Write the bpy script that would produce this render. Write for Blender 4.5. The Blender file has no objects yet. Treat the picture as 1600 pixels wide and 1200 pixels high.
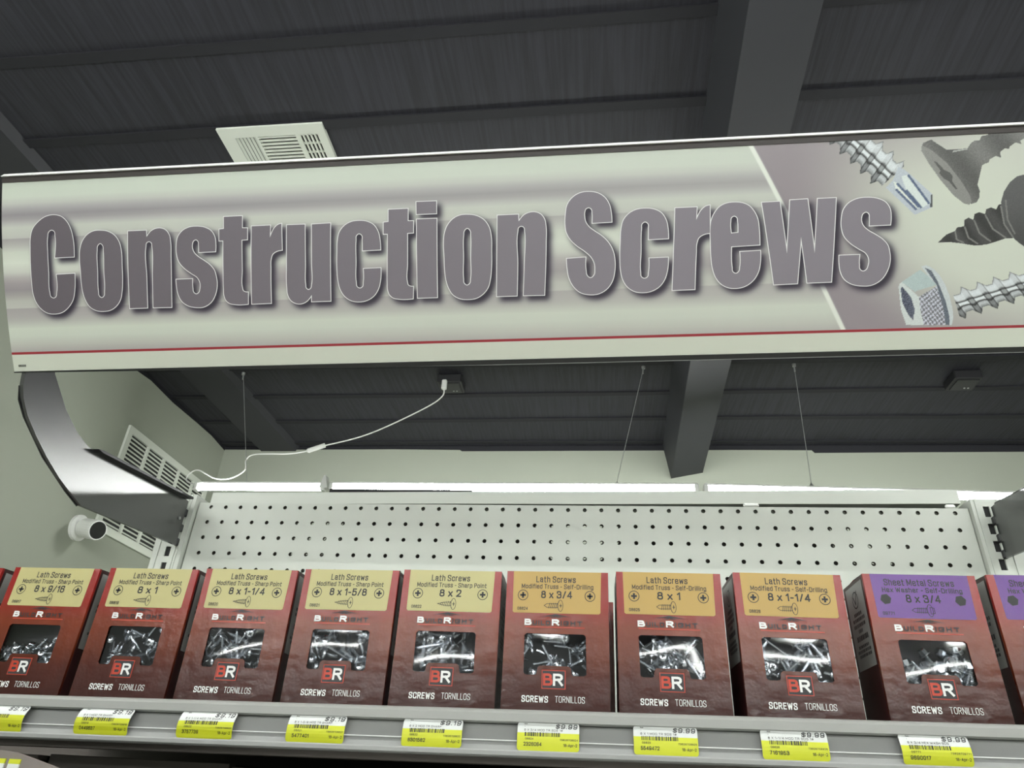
import bpy, math, random
import numpy as np
from mathutils import Matrix, Vector

# ---------------------------------------------------------------- camera, world, exposure
U = 0.0254                     # the shop fittings are laid out in inches
Z0 = 76.2                      # height of the first pegboard hole row above the floor, inches
def P(x, y, z): return Vector((x*U, y*U, (z+Z0)*U))

scene = bpy.context.scene
col = scene.collection
FPX, PITCH, ROLL, YAW = 1109.0955, 2.0969, 0.0573, 0.1395
cam_data = bpy.data.cameras.new('camera')
cam_data.sensor_width = 36.0
cam_data.lens = FPX/1600*36.0
cam_data.clip_start = 0.01
cam = bpy.data.objects.new('camera', cam_data)
col.objects.link(cam)
cam.matrix_world = Matrix.Translation(P(24.8984, -41.1251, -15.1958)) @ Matrix.Rotation(YAW, 4, 'Z') @ Matrix.Rotation(PITCH, 4, 'X') @ Matrix.Rotation(ROLL, 4, 'Z')
scene.camera = cam

world = bpy.data.worlds.new('shop_ambient')
scene.world = world
world.use_nodes = True
world.node_tree.nodes['Background'].inputs[0].default_value = (0.80, 0.86, 0.80, 1)
world.node_tree.nodes['Background'].inputs[1].default_value = 0.22
TUBE_POWER = 26.0
scene.view_settings.view_transform = 'Standard'
scene.view_settings.look = 'None'
scene.view_settings.gamma = 1.0
scene.view_settings.use_curve_mapping = False
scene.view_settings.exposure = 1.55
scene.cycles.use_denoising = True
scene.cycles.max_bounces = 8
scene.cycles.transparent_max_bounces = 12
scene.cycles.sample_clamp_indirect = 8.0
rnd = random.Random(7)

# ---------------------------------------------------------------- helpers
def lin(c):
    c = np.asarray(c, float)/255.0
    return np.where(c <= 0.04045, c/12.92, ((c+0.055)/1.055)**2.4)
def L(r, g, b): return tuple(float(x) for x in lin((r, g, b)))

def mat(name, color, rough=0.5, metal=0.0, spec=0.5, coat=0.0, emit=None, bump=None, mottle=None):
    m = bpy.data.materials.new(name); m.use_nodes = True
    nt = m.node_tree; b = nt.nodes['Principled BSDF']
    b.inputs['Base Color'].default_value = (*color, 1)
    b.inputs['Roughness'].default_value = rough
    b.inputs['Metallic'].default_value = metal
    b.inputs['Specular IOR Level'].default_value = spec
    b.inputs['Coat Weight'].default_value = coat
    if emit:
        b.inputs['Emission Color'].default_value = (*emit[0], 1); b.inputs['Emission Strength'].default_value = emit[1]
    if bump or mottle:
        tc = nt.nodes.new('ShaderNodeTexCoord')
    if bump:
        sc, st, stretch = bump
        mp = nt.nodes.new('ShaderNodeMapping'); mp.inputs['Scale'].default_value = stretch
        nz = nt.nodes.new('ShaderNodeTexNoise'); nz.inputs['Scale'].default_value = sc; nz.inputs['Detail'].default_value = 3
        bp = nt.nodes.new('ShaderNodeBump'); bp.inputs['Strength'].default_value = st; bp.inputs['Distance'].default_value = 0.002
        nt.links.new(tc.outputs['Object'], mp.inputs[0]); nt.links.new(mp.outputs[0], nz.inputs['Vector'])
        nt.links.new(nz.outputs[0], bp.inputs['Height']); nt.links.new(bp.outputs[0], b.inputs['Normal'])
    if mottle:
        sc, color2, stretch = mottle
        mp = nt.nodes.new('ShaderNodeMapping'); mp.inputs['Scale'].default_value = stretch
        nz = nt.nodes.new('ShaderNodeTexNoise'); nz.inputs['Scale'].default_value = sc; nz.inputs['Detail'].default_value = 4
        rp = nt.nodes.new('ShaderNodeValToRGB')
        rp.color_ramp.elements[0].position = 0.35; rp.color_ramp.elements[0].color = (*color, 1)
        rp.color_ramp.elements[1].position = 0.65; rp.color_ramp.elements[1].color = (*color2, 1)
        nt.links.new(tc.outputs['Object'], mp.inputs[0]); nt.links.new(mp.outputs[0], nz.inputs['Vector'])
        nt.links.new(nz.outputs[0], rp.inputs[0]); nt.links.new(rp.outputs[0], b.inputs['Base Color'])
    return m

class MB:
    """collects polygons (inches, local to their thing) and links them as one mesh object"""
    def __init__(s): s.v = []; s.f = []; s.m = []
    def add(s, vs, fs, mi=0):
        o = len(s.v); s.v += [tuple(map(float, p)) for p in vs]
        s.f += [tuple(i+o for i in f) for f in fs]; s.m += [mi]*len(fs)
    def quad(s, a, b, c, d, mi=0): s.add([a, b, c, d], [(0, 1, 2, 3)], mi)
    def box(s, x0, x1, y0, y1, z0, z1, mi=0, bev=0.0):
        if bev <= 0:
            s.add([(x0,y0,z0),(x1,y0,z0),(x1,y1,z0),(x0,y1,z0),(x0,y0,z1),(x1,y0,z1),(x1,y1,z1),(x0,y1,z1)],
                  [(3,2,1,0),(4,5,6,7),(0,1,5,4),(1,2,6,5),(2,3,7,6),(3,0,4,7)], mi); return
        b = min(bev, (x1-x0)/2.2, (y1-y0)/2.2, (z1-z0)/2.2)
        vs = []; idx = {}
        for ix, X in ((0, (x0, x0+b)), (1, (x1, x1-b))):
            for iy, Y in ((0, (y0, y0+b)), (1, (y1, y1-b))):
                for iz, Zs in ((0, (z0, z0+b)), (1, (z1, z1-b))):
                    for ax in range(3):
                        q = [X[1], Y[1], Zs[1]]; q[ax] = (X, Y, Zs)[ax][0]
                        idx[(ix, iy, iz, ax)] = len(vs); vs.append(tuple(q))
        fs = []
        g = lambda *a: idx[a]
        fs += [(g(0,0,0,0),g(0,0,1,0),g(0,1,1,0),g(0,1,0,0)),(g(1,0,0,0),g(1,1,0,0),g(1,1,1,0),g(1,0,1,0)),
               (g(0,0,0,1),g(1,0,0,1),g(1,0,1,1),g(0,0,1,1)),(g(0,1,0,1),g(0,1,1,1),g(1,1,1,1),g(1,1,0,1)),
               (g(0,0,0,2),g(0,1,0,2),g(1,1,0,2),g(1,0,0,2)),(g(0,0,1,2),g(1,0,1,2),g(1,1,1,2),g(0,1,1,2))]
        for a in (0, 1):
            for c in (0, 1):
                fs.append((g(a,c,0,0),g(a,c,0,1),g(a,c,1,1),g(a,c,1,0)))
                fs.append((g(a,0,c,0),g(a,1,c,0),g(a,1,c,2),g(a,0,c,2)))
                fs.append((g(0,a,c,1),g(1,a,c,1),g(1,a,c,2),g(0,a,c,2)))
                for d in (0, 1): fs.append((g(a,c,d,0),g(a,c,d,1),g(a,c,d,2)))
        s.add(vs, fs, mi)
    def tube(s, pts, r, n=8, mi=0, cap=True):
        pts = [Vector(p) for p in pts]; rs = r if isinstance(r, (list, tuple)) else [r]*len(pts)
        up = None; vs = []; fs = []
        for i, p in enumerate(pts):
            t = (pts[min(i+1, len(pts)-1)]-pts[max(i-1, 0)])
            t = t.normalized() if t.length > 1e-9 else Vector((0, 0, 1))
            if up is None:
                up = Vector((0, 0, 1)) if abs(t.z) < 0.9 else Vector((1, 0, 0))
            a = (up-t*up.dot(t)).normalized(); b = t.cross(a); up = a
            for k in range(n):
                w = 2*math.pi*k/n; vs.append(p+(a*math.cos(w)+b*math.sin(w))*rs[i])
        for i in range(len(pts)-1):
            for k in range(n):
                fs.append((i*n+k, i*n+(k+1) % n, (i+1)*n+(k+1) % n, (i+1)*n+k))
        if cap:
            fs.append(tuple(range(n))[::-1]); fs.append(tuple((len(pts)-1)*n+k for k in range(n)))
        s.add(vs, fs, mi)
    def prism(s, poly, x0, x1, mi=0):
        """a (y, z) outline extruded along x"""
        n = len(poly); vs = [(x0, y, z) for y, z in poly]+[(x1, y, z) for y, z in poly]
        s.add(vs, [tuple(range(n))[::-1], tuple(range(n, 2*n))]+[(i, (i+1) % n, n+(i+1) % n, n+i) for i in range(n)], mi)
    def sheet(s, prof, x0, x1, mi=0):
        n = len(prof); vs = [(x0, y, z) for y, z in prof]+[(x1, y, z) for y, z in prof]
        s.add(vs, [(i, i+1, n+i+1, n+i) for i in range(n-1)], mi)
    def line(s, pts, w, put, mi=0, closed=False):
        """a flat stroke of width w along 2-D points, placed by put(a, b)"""
        n = len(pts); m = n if closed else n-1
        for i in range(m):
            a, b = pts[i], pts[(i+1) % n]
            dx, dy = b[0]-a[0], b[1]-a[1]; l = math.hypot(dx, dy) or 1
            ox, oy = -dy/l*w/2, dx/l*w/2; ex, ey = dx/l*w/2, dy/l*w/2
            s.k = (getattr(s, 'k', 0)+1) % 7; e = s.k*.0004      # crossing strokes of ink lie on one another, not in one plane
            q = [put(a[0]-ox-ex, a[1]-oy-ey), put(b[0]-ox+ex, b[1]-oy+ey), put(b[0]+ox+ex, b[1]+oy+ey), put(a[0]+ox-ex, a[1]+oy-ey)]
            s.add([(c[0], c[1]-e, c[2]) for c in q], [(0, 1, 2, 3)], mi)
    def text(s, string, cx, cz, height, put, mi=0, width=None, bold=0.13, slant=0.0, align='C'):
        """condensed sans lettering drawn as strokes; bold = stroke width over letter height"""
        x = 0.0; strokes = []; gap = .17+bold*.9
        for ch in string:
            if ch == ' ': x += .30; continue
            w, ls = FONT.get(ch, FONT['-']); strokes += [[(px+x, py) for px, py in l] for l in ls]; x += w+gap
        tw = max(x-gap, .05)+bold*.5
        kx = width/tw if width else height*.9; wl = bold*height*min(1.15, max(.75, kx/height*1.05)); x0 = {'C': -tw/2, 'L': 0, 'R': -tw}[align]
        ky = height-wl
        for l in strokes:
            s.line([(cx+(a+x0+bold*.25)*kx+slant*(b*height-height/2), cz+b*ky-ky/2) for a, b in l], wl, put, mi)
    def mesh(s, name, mats, smooth=False):
        me = bpy.data.meshes.new(name)
        me.from_pydata([(x*U, y*U, z*U) for x, y, z in s.v], [], s.f)
        for m in mats: me.materials.append(m)
        me.polygons.foreach_set('material_index', s.m)
        if smooth: me.polygons.foreach_set('use_smooth', [True]*len(s.f))
        me.update(); return me
    def build(s, name, mats, parent=None, loc=(0, 0, 0), smooth=False):
        """loc is in shop inches; vertices of a top-level mesh are given in shop inches too"""
        mats = mats if isinstance(mats, (list, tuple)) else [mats]
        o = bpy.data.objects.new(name, None if False else s.mesh(name, mats, smooth)); col.objects.link(o)
        if parent: o.parent = parent
        else: o.location = P(*loc)
        return o

def _round(pts, r):
    if r <= 0: return pts
    o = [pts[0]]; closed = pts[0] == pts[-1]; n = len(pts)
    def arc(a, b, c):
        la, lc = math.hypot(a[0]-b[0], a[1]-b[1]), math.hypot(c[0]-b[0], c[1]-b[1]); q = min(r, la*.5, lc*.5)
        p = (b[0]+(a[0]-b[0])/la*q, b[1]+(a[1]-b[1])/la*q); t = (b[0]+(c[0]-b[0])/lc*q, b[1]+(c[1]-b[1])/lc*q)
        return [((1-k)**2*p[0]+2*k*(1-k)*b[0]+k*k*t[0], (1-k)**2*p[1]+2*k*(1-k)*b[1]+k*k*t[1]) for k in (0, .25, .5, .75, 1)]
    if closed:
        o = []
        for i in range(n-1): o += arc(pts[i-1] if i else pts[n-2], pts[i], pts[i+1])
        return o+[o[0]]
    for i in range(1, n-1): o += arc(pts[i-1], pts[i], pts[i+1])
    return o+[pts[-1]]
_F = """A .5 0,0 .25,1 .5,0|.09,.33 .41,.33
B .5 0,0 0,1|r0,1 .44,1 .44,.53 0,.53|r0,.53 .5,.53 .5,0 0,0
C .48 r.48,.7 .48,1 0,1 0,0 .48,0 .48,.3
D .5 0,0 0,1|r0,1 .5,1 .5,0 0,0
E .4 .4,1 0,1 0,0 .4,0|0,.53 .36,.53
F .4 .4,1 0,1 0,0|0,.53 .36,.53
G .5 r.5,.72 .5,1 0,1 0,0 .5,0 .5,.48|.5,.48 .28,.48
H .48 0,0 0,1|.48,0 .48,1|0,.53 .48,.53
I 0 0,0 0,1
K .48 0,0 0,1|.46,1 0,.42|.14,.58 .48,0
L .38 0,1 0,0 .38,0
M .62 0,0 0,1 .31,.2 .62,1 .62,0
N .48 0,0 0,1 .48,0 .48,1
O .5 r0,0 0,1 .5,1 .5,0 0,0
P .46 0,0 0,1|r0,1 .46,1 .46,.46 0,.46
R .48 0,0 0,1|r0,1 .46,1 .46,.5 0,.5|.24,.5 .48,0
S .48 r.47,.76 .47,1 0,1 0,.58 .48,.44 .48,0 0,0 0,.24
T .48 0,1 .48,1|.24,1 .24,0
U .48 r0,1 0,0 .48,0 .48,1
V .48 0,1 .24,0 .48,1
W .72 0,1 .17,0 .36,.85 .55,0 .72,1
X .48 0,0 .48,1|0,1 .48,0
a .40 r.01,.56 .04,.73 .38,.73 .38,0|r.38,.42 0,.40 0,0 .38,.08|.38,.04 .43,0
c .38 r.38,.5 .38,.73 0,.73 0,0 .38,0 .38,.22
d .41 .41,0 .41,1|r.41,.73 0,.73 0,0 .41,0
e .40 r0,.37 .4,.37 .4,.73 0,.73 0,0 .39,0 .40,.17
f .26 r.26,1 .1,1 .1,0|0,.72 .26,.72
g .41 r.41,.73 .41,-.24 0,-.24 0,-.12|r.41,.73 0,.73 0,.04 .41,.04
h .40 0,0 0,1|r0,.73 .4,.73 .4,0
i 0 0,0 0,.73|0,.94 0,1
l 0 0,0 0,1
n .40 0,0 0,.73|r0,.73 .4,.73 .4,0
o .41 r0,0 0,.73 .41,.73 .41,0 0,0
p .41 0,-.26 0,.73|r0,.73 .41,.73 .41,0 0,0
r .24 0,0 0,.73|r0,.5 .02,.73 .24,.73
s .37 r.36,.55 .36,.73 0,.73 0,.44 .37,.31 .37,0 0,0 0,.18
t .26 r.1,.96 .1,0 .26,0|0,.72 .26,.72
u .40 r0,.73 0,0 .4,0|.4,0 .4,.73
w .6 0,.73 .14,0 .3,.65 .46,0 .6,.73
x .4 0,0 .4,.7|0,.7 .4,0
0 .46 r0,0 0,1 .46,1 .46,0 0,0
1 .2 0,.8 .2,1 .2,0
2 .46 r0,.74 0,1 .46,1 .46,.6 .0,.0|0,0 .46,0
3 .46 r0,.76 0,1 .44,1 .44,.54 .16,.54|r.16,.54 .46,.54 .46,0 0,0 0,.24
4 .5 .38,0 .38,1 0,.26 .5,.26
5 .45 .42,1 .03,1 .01,.5|r.01,.5 .02,.62 .45,.62 .45,0 0,0 0,.22
6 .46 r.44,.78 .44,1 0,1 0,0 .46,0 .46,.58 0,.58
7 .45 0,1 .45,1 .13,0
8 .46 r.03,.55 .03,1 .43,1 .43,.55 .03,.55|r0,.55 0,0 .46,0 .46,.55 0,.55
9 .46 r.02,.22 .02,0 .46,0 .46,1 0,1 0,.42 .46,.42
$ .47 r.47,.74 .47,.93 0,.93 0,.57 .47,.44 .47,.07 0,.07 0,.26|.235,-.06 .235,1.06
. 0 0,0 0,.04
- .24 0,.42 .24,.42
/ .3 0,0 .3,1
# .5 .1,0 .18,1|.32,0 .4,1|0,.34 .5,.34|0,.66 .5,.66"""
FONT = {}
for row in _F.split('\n'):
    c_, w_, g_ = row.split(' ', 2); ls_ = []
    for part in g_.split('|'):
        rd = part[0] == 'r'; part = part[1:] if rd else part
        p_ = [tuple(float(v) for v in q.split(',')) for q in part.split()]
        ls_.append(_round(p_, .23 if rd else 0))
    FONT[c_] = (float(w_), ls_)

def tag(o, label=None, cat=None, group=None, kind=None):
    if label: o['label'] = label
    if cat: o['category'] = cat
    if group: o['group'] = group
    if kind: o['kind'] = kind
    return o
def thing(name, label, cat, loc, group=None, rz=0.0):
    o = bpy.data.objects.new(name, None); col.objects.link(o); o.location = P(*loc); o.rotation_euler = (0, 0, rz)
    o.empty_display_size = 0.02
    return tag(o, label, cat, group)
def copy_tree(o, parent=None):
    c = o.copy(); col.objects.link(c)
    if parent: c.parent = parent
    for ch in o.children: copy_tree(ch, c)
    return c
def rel(mb, origin):
    mb.v = [(x-origin[0], y-origin[1], z-origin[2]) for x, y, z in mb.v]; return mb
def own(mb, name, mats, loc, smooth=False):
    """a top-level mesh given in shop inches, its origin at loc"""
    return rel(mb, loc).build(name, mats, None, loc, smooth)

# ---------------------------------------------------------------- materials
M = {}
M['wall'] = mat('green_grey_wall_paint', (0.315, 0.337, 0.277), 0.75, bump=(60, 0.08, (1, 1, 1)))
M['ceiling'] = mat('charcoal_ceiling_facing', (0.0225, 0.0222, 0.0310), 0.62, bump=(14, 0.8, (7, 0.6, 1)), mottle=(9, (0.0105, 0.0105, 0.0150), (9, 0.35, 1)))
M['seam'] = mat('dark_seam_band', (0.0085, 0.0085, 0.0125), 0.7)
M['beam'] = mat('charcoal_beam_paint', (0.027, 0.0275, 0.033), 0.6, bump=(5, 0.25, (1, 1, 1)))
M['floor'] = mat('pale_shop_floor', (0.80, 0.79, 0.75), 0.35, mottle=(2, (0.74, 0.73, 0.69), (1, 1, 1)))
M['white'] = mat('white_powder_coat', (0.52, 0.545, 0.495), 0.42)
M['peg'] = mat('white_pegboard', (0.50, 0.525, 0.475), 0.45, mottle=(6, (0.475, 0.495, 0.445), (1, 1, 1)))
M['pegin'] = mat('raw_hardboard_edge', (0.10, 0.09, 0.07), 0.8)
M['back'] = mat('dark_hardboard_back', (0.10, 0.095, 0.085), 0.8)
M['slot'] = mat('slot_shadow_black', (0.01, 0.01, 0.01), 0.8)
M['grey'] = mat('light_grey_shelf_paint', (0.31, 0.315, 0.295), 0.4)
M['channel'] = mat('grey_price_channel_plastic', (0.34, 0.345, 0.335), 0.28)
M['under'] = mat('brown_grey_under_shade', (0.11, 0.095, 0.085), 0.6)  # darker than the shelf paint: the shade beneath is put into the colour
M['clip_glint'] = mat('white_clip_and_glint', (0.86, 0.87, 0.84), 0.25)  # white of the rail clips and of the painted channel highlight
M['ventw'] = mat('white_vent_enamel', (0.66, 0.69, 0.62), 0.4)
M['ventd'] = mat('vent_inside_dark', (0.025, 0.026, 0.026), 0.7)
M['black'] = mat('black_steel_paint', (0.022, 0.022, 0.024), 0.42)
M['gloss'] = mat('satin_black_steel', (0.016, 0.0165, 0.018), 0.27, spec=1.0, bump=(30, 0.05, (1, 1, 1)))
M['gloss'].node_tree.nodes['Principled BSDF'].inputs['IOR'].default_value = 1.75
M['tube'] = mat('led_tube_diffuser', (0.9, 0.9, 0.9), 0.4, emit=((0.975, 1.0, 0.972), TUBE_POWER))
M['plastic'] = mat('white_plastic', (0.78, 0.79, 0.76), 0.35)
M['lens'] = mat('black_lens_glass', (0.008, 0.008, 0.01), 0.08)
M['wire'] = mat('steel_wire', (0.42, 0.43, 0.42), 0.4, 0.6)
M['trimw'] = mat('white_edge_trim', (0.92, 0.93, 0.91), 0.15, coat=1.0)
M['trim_shade'] = mat('dark_brown_edge_shade_print', (0.045, 0.036, 0.034), 0.4)  # colour of the shaded, printed band below the top trim
M['trimk'] = mat('black_edge_strip', (0.014, 0.015, 0.014), 0.35)
M['trimg'] = mat('grey_edge_line', (0.22, 0.23, 0.22), 0.35)
M['slab'] = mat('pinkish_grey_plastic', (0.22, 0.19, 0.175), 0.5)

# ---------------------------------------------------------------- setting
XL, YB, ZC = -59.0, 96.5, 50.0          # left wall, back wall, ceiling (inches)
XR, YF, ZF = 165.0, -330.0, -76.2
def structure(mb, name, m, loc=(0, 0, 0), label=None):
    o = own(mb, name, m, loc); return tag(o, label, kind='structure')
b = MB(); b.box(XL-4, XR+4, YB, YB+4, ZF, ZC+4); structure(b, 'wall_back', M['wall'], (50, YB, ZF))
b = MB(); b.box(XL-4, XL, -100, YB, ZF, ZC+4); structure(b, 'wall_left', M['wall'], (XL, 0, ZF))
b = MB(); b.box(XR, XR+4, YF, YB, ZF, ZC+4); structure(b, 'wall_right', M['wall'], (XR, 0, ZF))
b = MB(); b.box(XL-110, XR+4, YF, YB+4, ZF-4, ZF); structure(b, 'floor', M['floor'], (50, 0, ZF))
b = MB(); b.box(XL, XR, -100, YB, ZC, ZC+4); b.box(XL-110, XR, YF, -100, ZC, ZC+4)
for k in range(-31, 10):                # overlapped seams of the ceiling facing run along the aisle
    y = 0.45+10.45*k
    wob = [0.25*math.sin(k*1.7+i*0.9) for i in range(9)]
    for i in range(8):
        xa, xb = XL+(XR-XL)*i/8, XL+(XR-XL)*(i+1)/8
        ya, yb = y+wob[i], y+wob[i+1]
        b.add([(xa, ya-.6, ZC), (xa, ya+.6, ZC), (xa, ya+.6, ZC-.25), (xa, ya-.6, ZC-.25), (xb, yb-.6, ZC), (xb, yb+.6, ZC), (xb, yb+.6, ZC-.25), (xb, yb-.6, ZC-.25)],
              [(3, 2, 6, 7), (0, 3, 7, 4), (2, 1, 5, 6)], 1)
structure(b, 'ceiling', [M['ceiling'], M['seam']], (50, 0, ZC))
# ragged dark facing that laps down the top of the left and the back wall
b = MB()
pr_ = [(-100, 1.6), (30, 1.5), (40, 1.2), (52, 1.0), (60, 1.3), (66, 0.6), (74, 0.9), (84, 0.5), (90, 0.35), (96.4, 0.9)]
n = len(pr_)
b.add([(XL+.12, y, ZC) for y, d in pr_]+[(XL+.12, y, ZC-d) for y, d in pr_]+[(XL, y, ZC-d) for y, d in pr_], [(i, i+1, n+i+1, n+i) for i in range(n-1)]+[(n+i, n+i+1, 2*n+i+1, 2*n+i) for i in range(n-1)])
pr_ = [(-59, .7), (-44, .75), (-20, .7), (-5, .9), (-4.5, 1.2), (36, 1.1), (52, 1.0), (68, 1.1), (68.5, 1.7), (85, 1.6), (110, 1.5), (165, 1.5)]
n = len(pr_)
b.add([(x, YB-.12, ZC) for x, d in pr_]+[(x, YB-.12, ZC-d) for x, d in pr_]+[(x, YB, ZC-d) for x, d in pr_], [(i, n+i, n+i+1, i+1) for i in range(n-1)]+[(n+i, 2*n+i, 2*n+i+1, n+i+1) for i in range(n-1)])
structure(b, 'trim_1', M['seam'], (XL, YB, ZC), 'ragged dark ceiling facing lapped over the top of the pale walls')
def beam(name, poly, label):            # poly: (x, z) section at the back wall; beams run towards the aisle
    b = MB(); n = len(poly); vs = []
    for y in (YF, YB):
        vs += [(x+(y-YB)*0.0175, y, z) for x, z in poly]
    b.add(vs, [tuple(range(n)), tuple(range(n, 2*n))[::-1]]+[(i, i+n, (i+1) % n+n, (i+1) % n) for i in range(n)])
    structure(b, name, M['beam'], (poly[0][0], YB, ZC), label)
beam('trim_2', [(38.2, ZC), (39.5, 42.6), (45.9, 43.9), (47.6, ZC)], 'deep charcoal ceiling beam running to the back wall behind the sign')
beam('trim_3', [(-51.0, ZC), (-50.2, 48.9), (-42.2, 48.9), (-41.4, ZC)], 'shallow charcoal ceiling beam near the left wall')

# ---------------------------------------------------------------- LED tube lights
def led_tube(x0, x1, y, z, label, group, dip=0.0):
    t = thing('led_tube_light', label, 'light', (x0, y, z), group)
    w = x1-x0; t.rotation_euler = (0, math.atan(dip/w), 0)
    a = MB(); a.tube([(.7, 0, 0), (w-.7, 0, 0)], .55, 10); a.build('tube', M['tube'], t, smooth=False)
    a = MB(); a.box(0.2, w-.2, -.5, .5, .52, .86, bev=.06); a.build('housing', M['plastic'], t)
    for xa in (0, w-.75):
        a = MB(); a.box(xa, xa+.75, -.6, .6, -.62, .7, bev=.12); a.build('end_cap', M['plastic'], t)
    return t
GV = 'LED tubes hung behind the shelf'
YT, ZT = 64.6, 27.35
t1 = led_tube(-43.0, -20.0, YT, ZT+.05, 'short bright LED tube light at the left, nearest the side wall grille', GV)
t2 = led_tube(-19.3, 40.2, YT, ZT+.1, 'long bright LED tube light above the middle of the pegboard', GV)
t3 = led_tube(40.9, 100.5, YT, ZT+.1, 'long bright LED tube light at the right, mostly hidden by the white top rail', GV, 1.5)
a = MB()                                # joining clip at the left end of the long tube, and its dark tail cover
a.prism([(-.7, -.3), (.7, -.3), (.7, 1.9), (-.7, 1.9)], -1.6, -.2); a.v = [(x if z < 1 else -1.0+(x+1.0)*.25, y, z) for x, y, z in a.v]
a.build('joining_clip', M['plastic'], t2)
a = MB(); a.add([(.3, -.62, -.5), (24, -.62, -.6), (24, .5, -.6), (.3, .5, -.5), (.3, -.62, -1.9), (24, -.62, -.7), (24, .5, -.7), (.3, .5, -1.9)],
    [(0, 1, 2, 3), (7, 6, 5, 4), (0, 4, 5, 1), (1, 5, 6, 2), (2, 6, 7, 3), (3, 7, 4, 0)]); a.build('tail_cover', M['black'], t2)
for yr, segs in ((-29.0, ((-54, 68), (18, 68), (90, 68))), (-125.0, ((-92, 60), (-28, 66), (42, 66), (112, 50))), (-188.0, ((-95, 60), (-32, 50), (52, 56), (112, 50))), (-252.0, ((-112, 50), (-57, 48), (25, 42), (72, 48), (124, 38)))):
    for x0, w in segs:
        led_tube(x0, x0+w, yr, 28.0, 'bright LED tube light over the shop floor in front of the shelf, outside the frame', 'LED tubes over the shop floor')

# suspension wires
def wire(a0, a1, label):
    t = thing('suspension_wire', label, 'wire', a0, 'wires holding up the tube lights')
    d = tuple(q-p for p, q in zip(a0, a1))
    m = MB(); m.tube([(0, 0, -.4), d], .055, 6); m.build('wire', M['wire'], t)
    m = MB(); m.tube([(0, 0, 0), (0, 0, -.5), (d[0]*.01, 0, -.55), (d[0]*.03, 0, -1.5)], [.35, .3, .14, .14], 8); m.build('ceiling_hook', M['wire'], t)
    m = MB(); m.tube([(d[0]*.98, 0, d[2]*.985), (d[0], 0, d[2]-.1)], [.12, .3], 6); m.build('clip', M['wire'], t)
wire((-40.0, YT, ZC), (-34.0, YT, 28.3), 'thin steel wire at the left, dropping past the shallow beam')
wire((32.7, YT, ZC), (27.6, YT, 28.3), 'thin steel wire slanting down left of the deep beam')
wire((57.6, YT, ZC), (57.1, YT, 28.2), 'thin steel wire dropping right of the deep beam')

# power cord with its inline joint, and the ceiling boxes
def smooth(pts, n=8):
    pts = [Vector(p) for p in pts]; q = [pts[0]]+pts+[pts[-1]]; o = []
    for i in range(1, len(q)-2):
        for k in range(n):
            t = k/n; o.append(0.5*((2*q[i])+(q[i+1]-q[i-1])*t+(2*q[i-1]-5*q[i]+4*q[i+1]-q[i+2])*t*t+(3*q[i]-q[i-1]-3*q[i+1]+q[i+2])*t**3))
    o.append(pts[-1]); return o
cpts = [(-2.3, 66, 47.0), (-2.5, 66, 45.2), (-5.7, 66, 42.7), (-14.8, 66, 37.9), (-23.1, 66, 35.5), (-25.2, 66, 34.7), (-28.5, 66, 34.2), (-34.4, 66, 34.1), (-35.9, 66, 33.1), (-35.7, 66, 31.1), (-37.9, 66, 29.6), (-40.8, 66, 29.6), (-44.2, 66, 31.1), (-45.6, 65.8, 30.2), (-45.4, 65.4, 28.9), (-43.6, 64.9, 28.0)]
cord = thing('power_cord', 'thin white power cord drooping from the dark ceiling to the left tube light', 'cord', (-2.3, 66, 47.2))
def at_(p): return tuple(a-b for a, b in zip(p, (-2.3, 66, 47.2)))
m = MB(); m.tube([at_(p) for p in smooth(cpts)], .13, 6); m.build('cable', M['plastic'], cord, smooth=True)
m = MB(); m.box(-.45, .45, -.4, .4, -.5, 1.4, bev=.15); m.build('plug', M['plastic'], cord)
m = MB(); m.tube([at_((-22.4, 66, 35.75)), at_((-22.2, 66, 35.8)), at_((-25.0, 66, 34.78)), at_((-25.3, 66, 34.7))], [.2, .42, .42, .2], 8); m.build('inline_joint', M['plastic'], cord)
M['boxd'] = mat('dark_junction_box', (0.016, 0.016, 0.018), 0.5)
for (x, y, lab) in ((-1.6, 68.4, 'dark outlet box on the ceiling holding the white cord'), (86.0, 69.5, 'dark outlet box on the ceiling at the far right')):
    t = thing('outlet_box', lab, 'outlet box', (x, y, ZC), 'dark ceiling outlet boxes')
    m = MB(); m.box(-2.2, 2.2, -2.2, 2.2, -1.6, 0, bev=.15); m.build('body', M['boxd'], t)
    m = MB(); m.box(-1.7, 1.7, -1.7, 1.7, -1.75, -1.6)
    m.build('cover', M['black'], t)
    for dx in (.35, .95):
        m = MB(); m.tube([(dx, .9, -1.75), (dx, .9, -1.83)], .16, 8); m.build('screw_head', M['wire'], t)

# ---------------------------------------------------------------- ceiling vent, wall grille, camera
t = thing('ceiling_vent', 'square white louvered air vent in the dark ceiling above the sign', 'vent', (-12.1, 16.7, ZC))
m = MB(); R_ = 6.35
for (x0, x1, y0, y1) in ((-R_, R_, -R_, -R_+1.35), (-R_, R_, R_-1.35, R_), (-R_, -R_+1.75, -R_+1.35, R_-1.35), (R_-1.0, R_, -R_+1.35, R_-1.35), (-2.15, -1.85, -5, 5), (2.7, 3.05, -5, 5)):
    m.box(x0, x1, y0, y1, -.55, -.05)
m.build('frame', M['ventw'], t)
m = MB(); m.box(-R_+.3, R_-.3, -R_+.3, R_-.3, -.12, 0); m.build('duct_opening', M['ventd'], t)
m = MB()
for k in range(6):
    x = -4.55+k*.44; m.add([(x, -5, -.5), (x+.27, -5, -.34), (x+.27, 5, -.34), (x, 5, -.5)], [(0, 1, 2, 3)]); m.add([(x, -5, -.5), (x+.06, -5, -.5), (x+.06, 5, -.5), (x, 5, -.5)], [(3, 2, 1, 0)])
m.build('louver_bank', M['ventw'], t)
m = MB()
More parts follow.
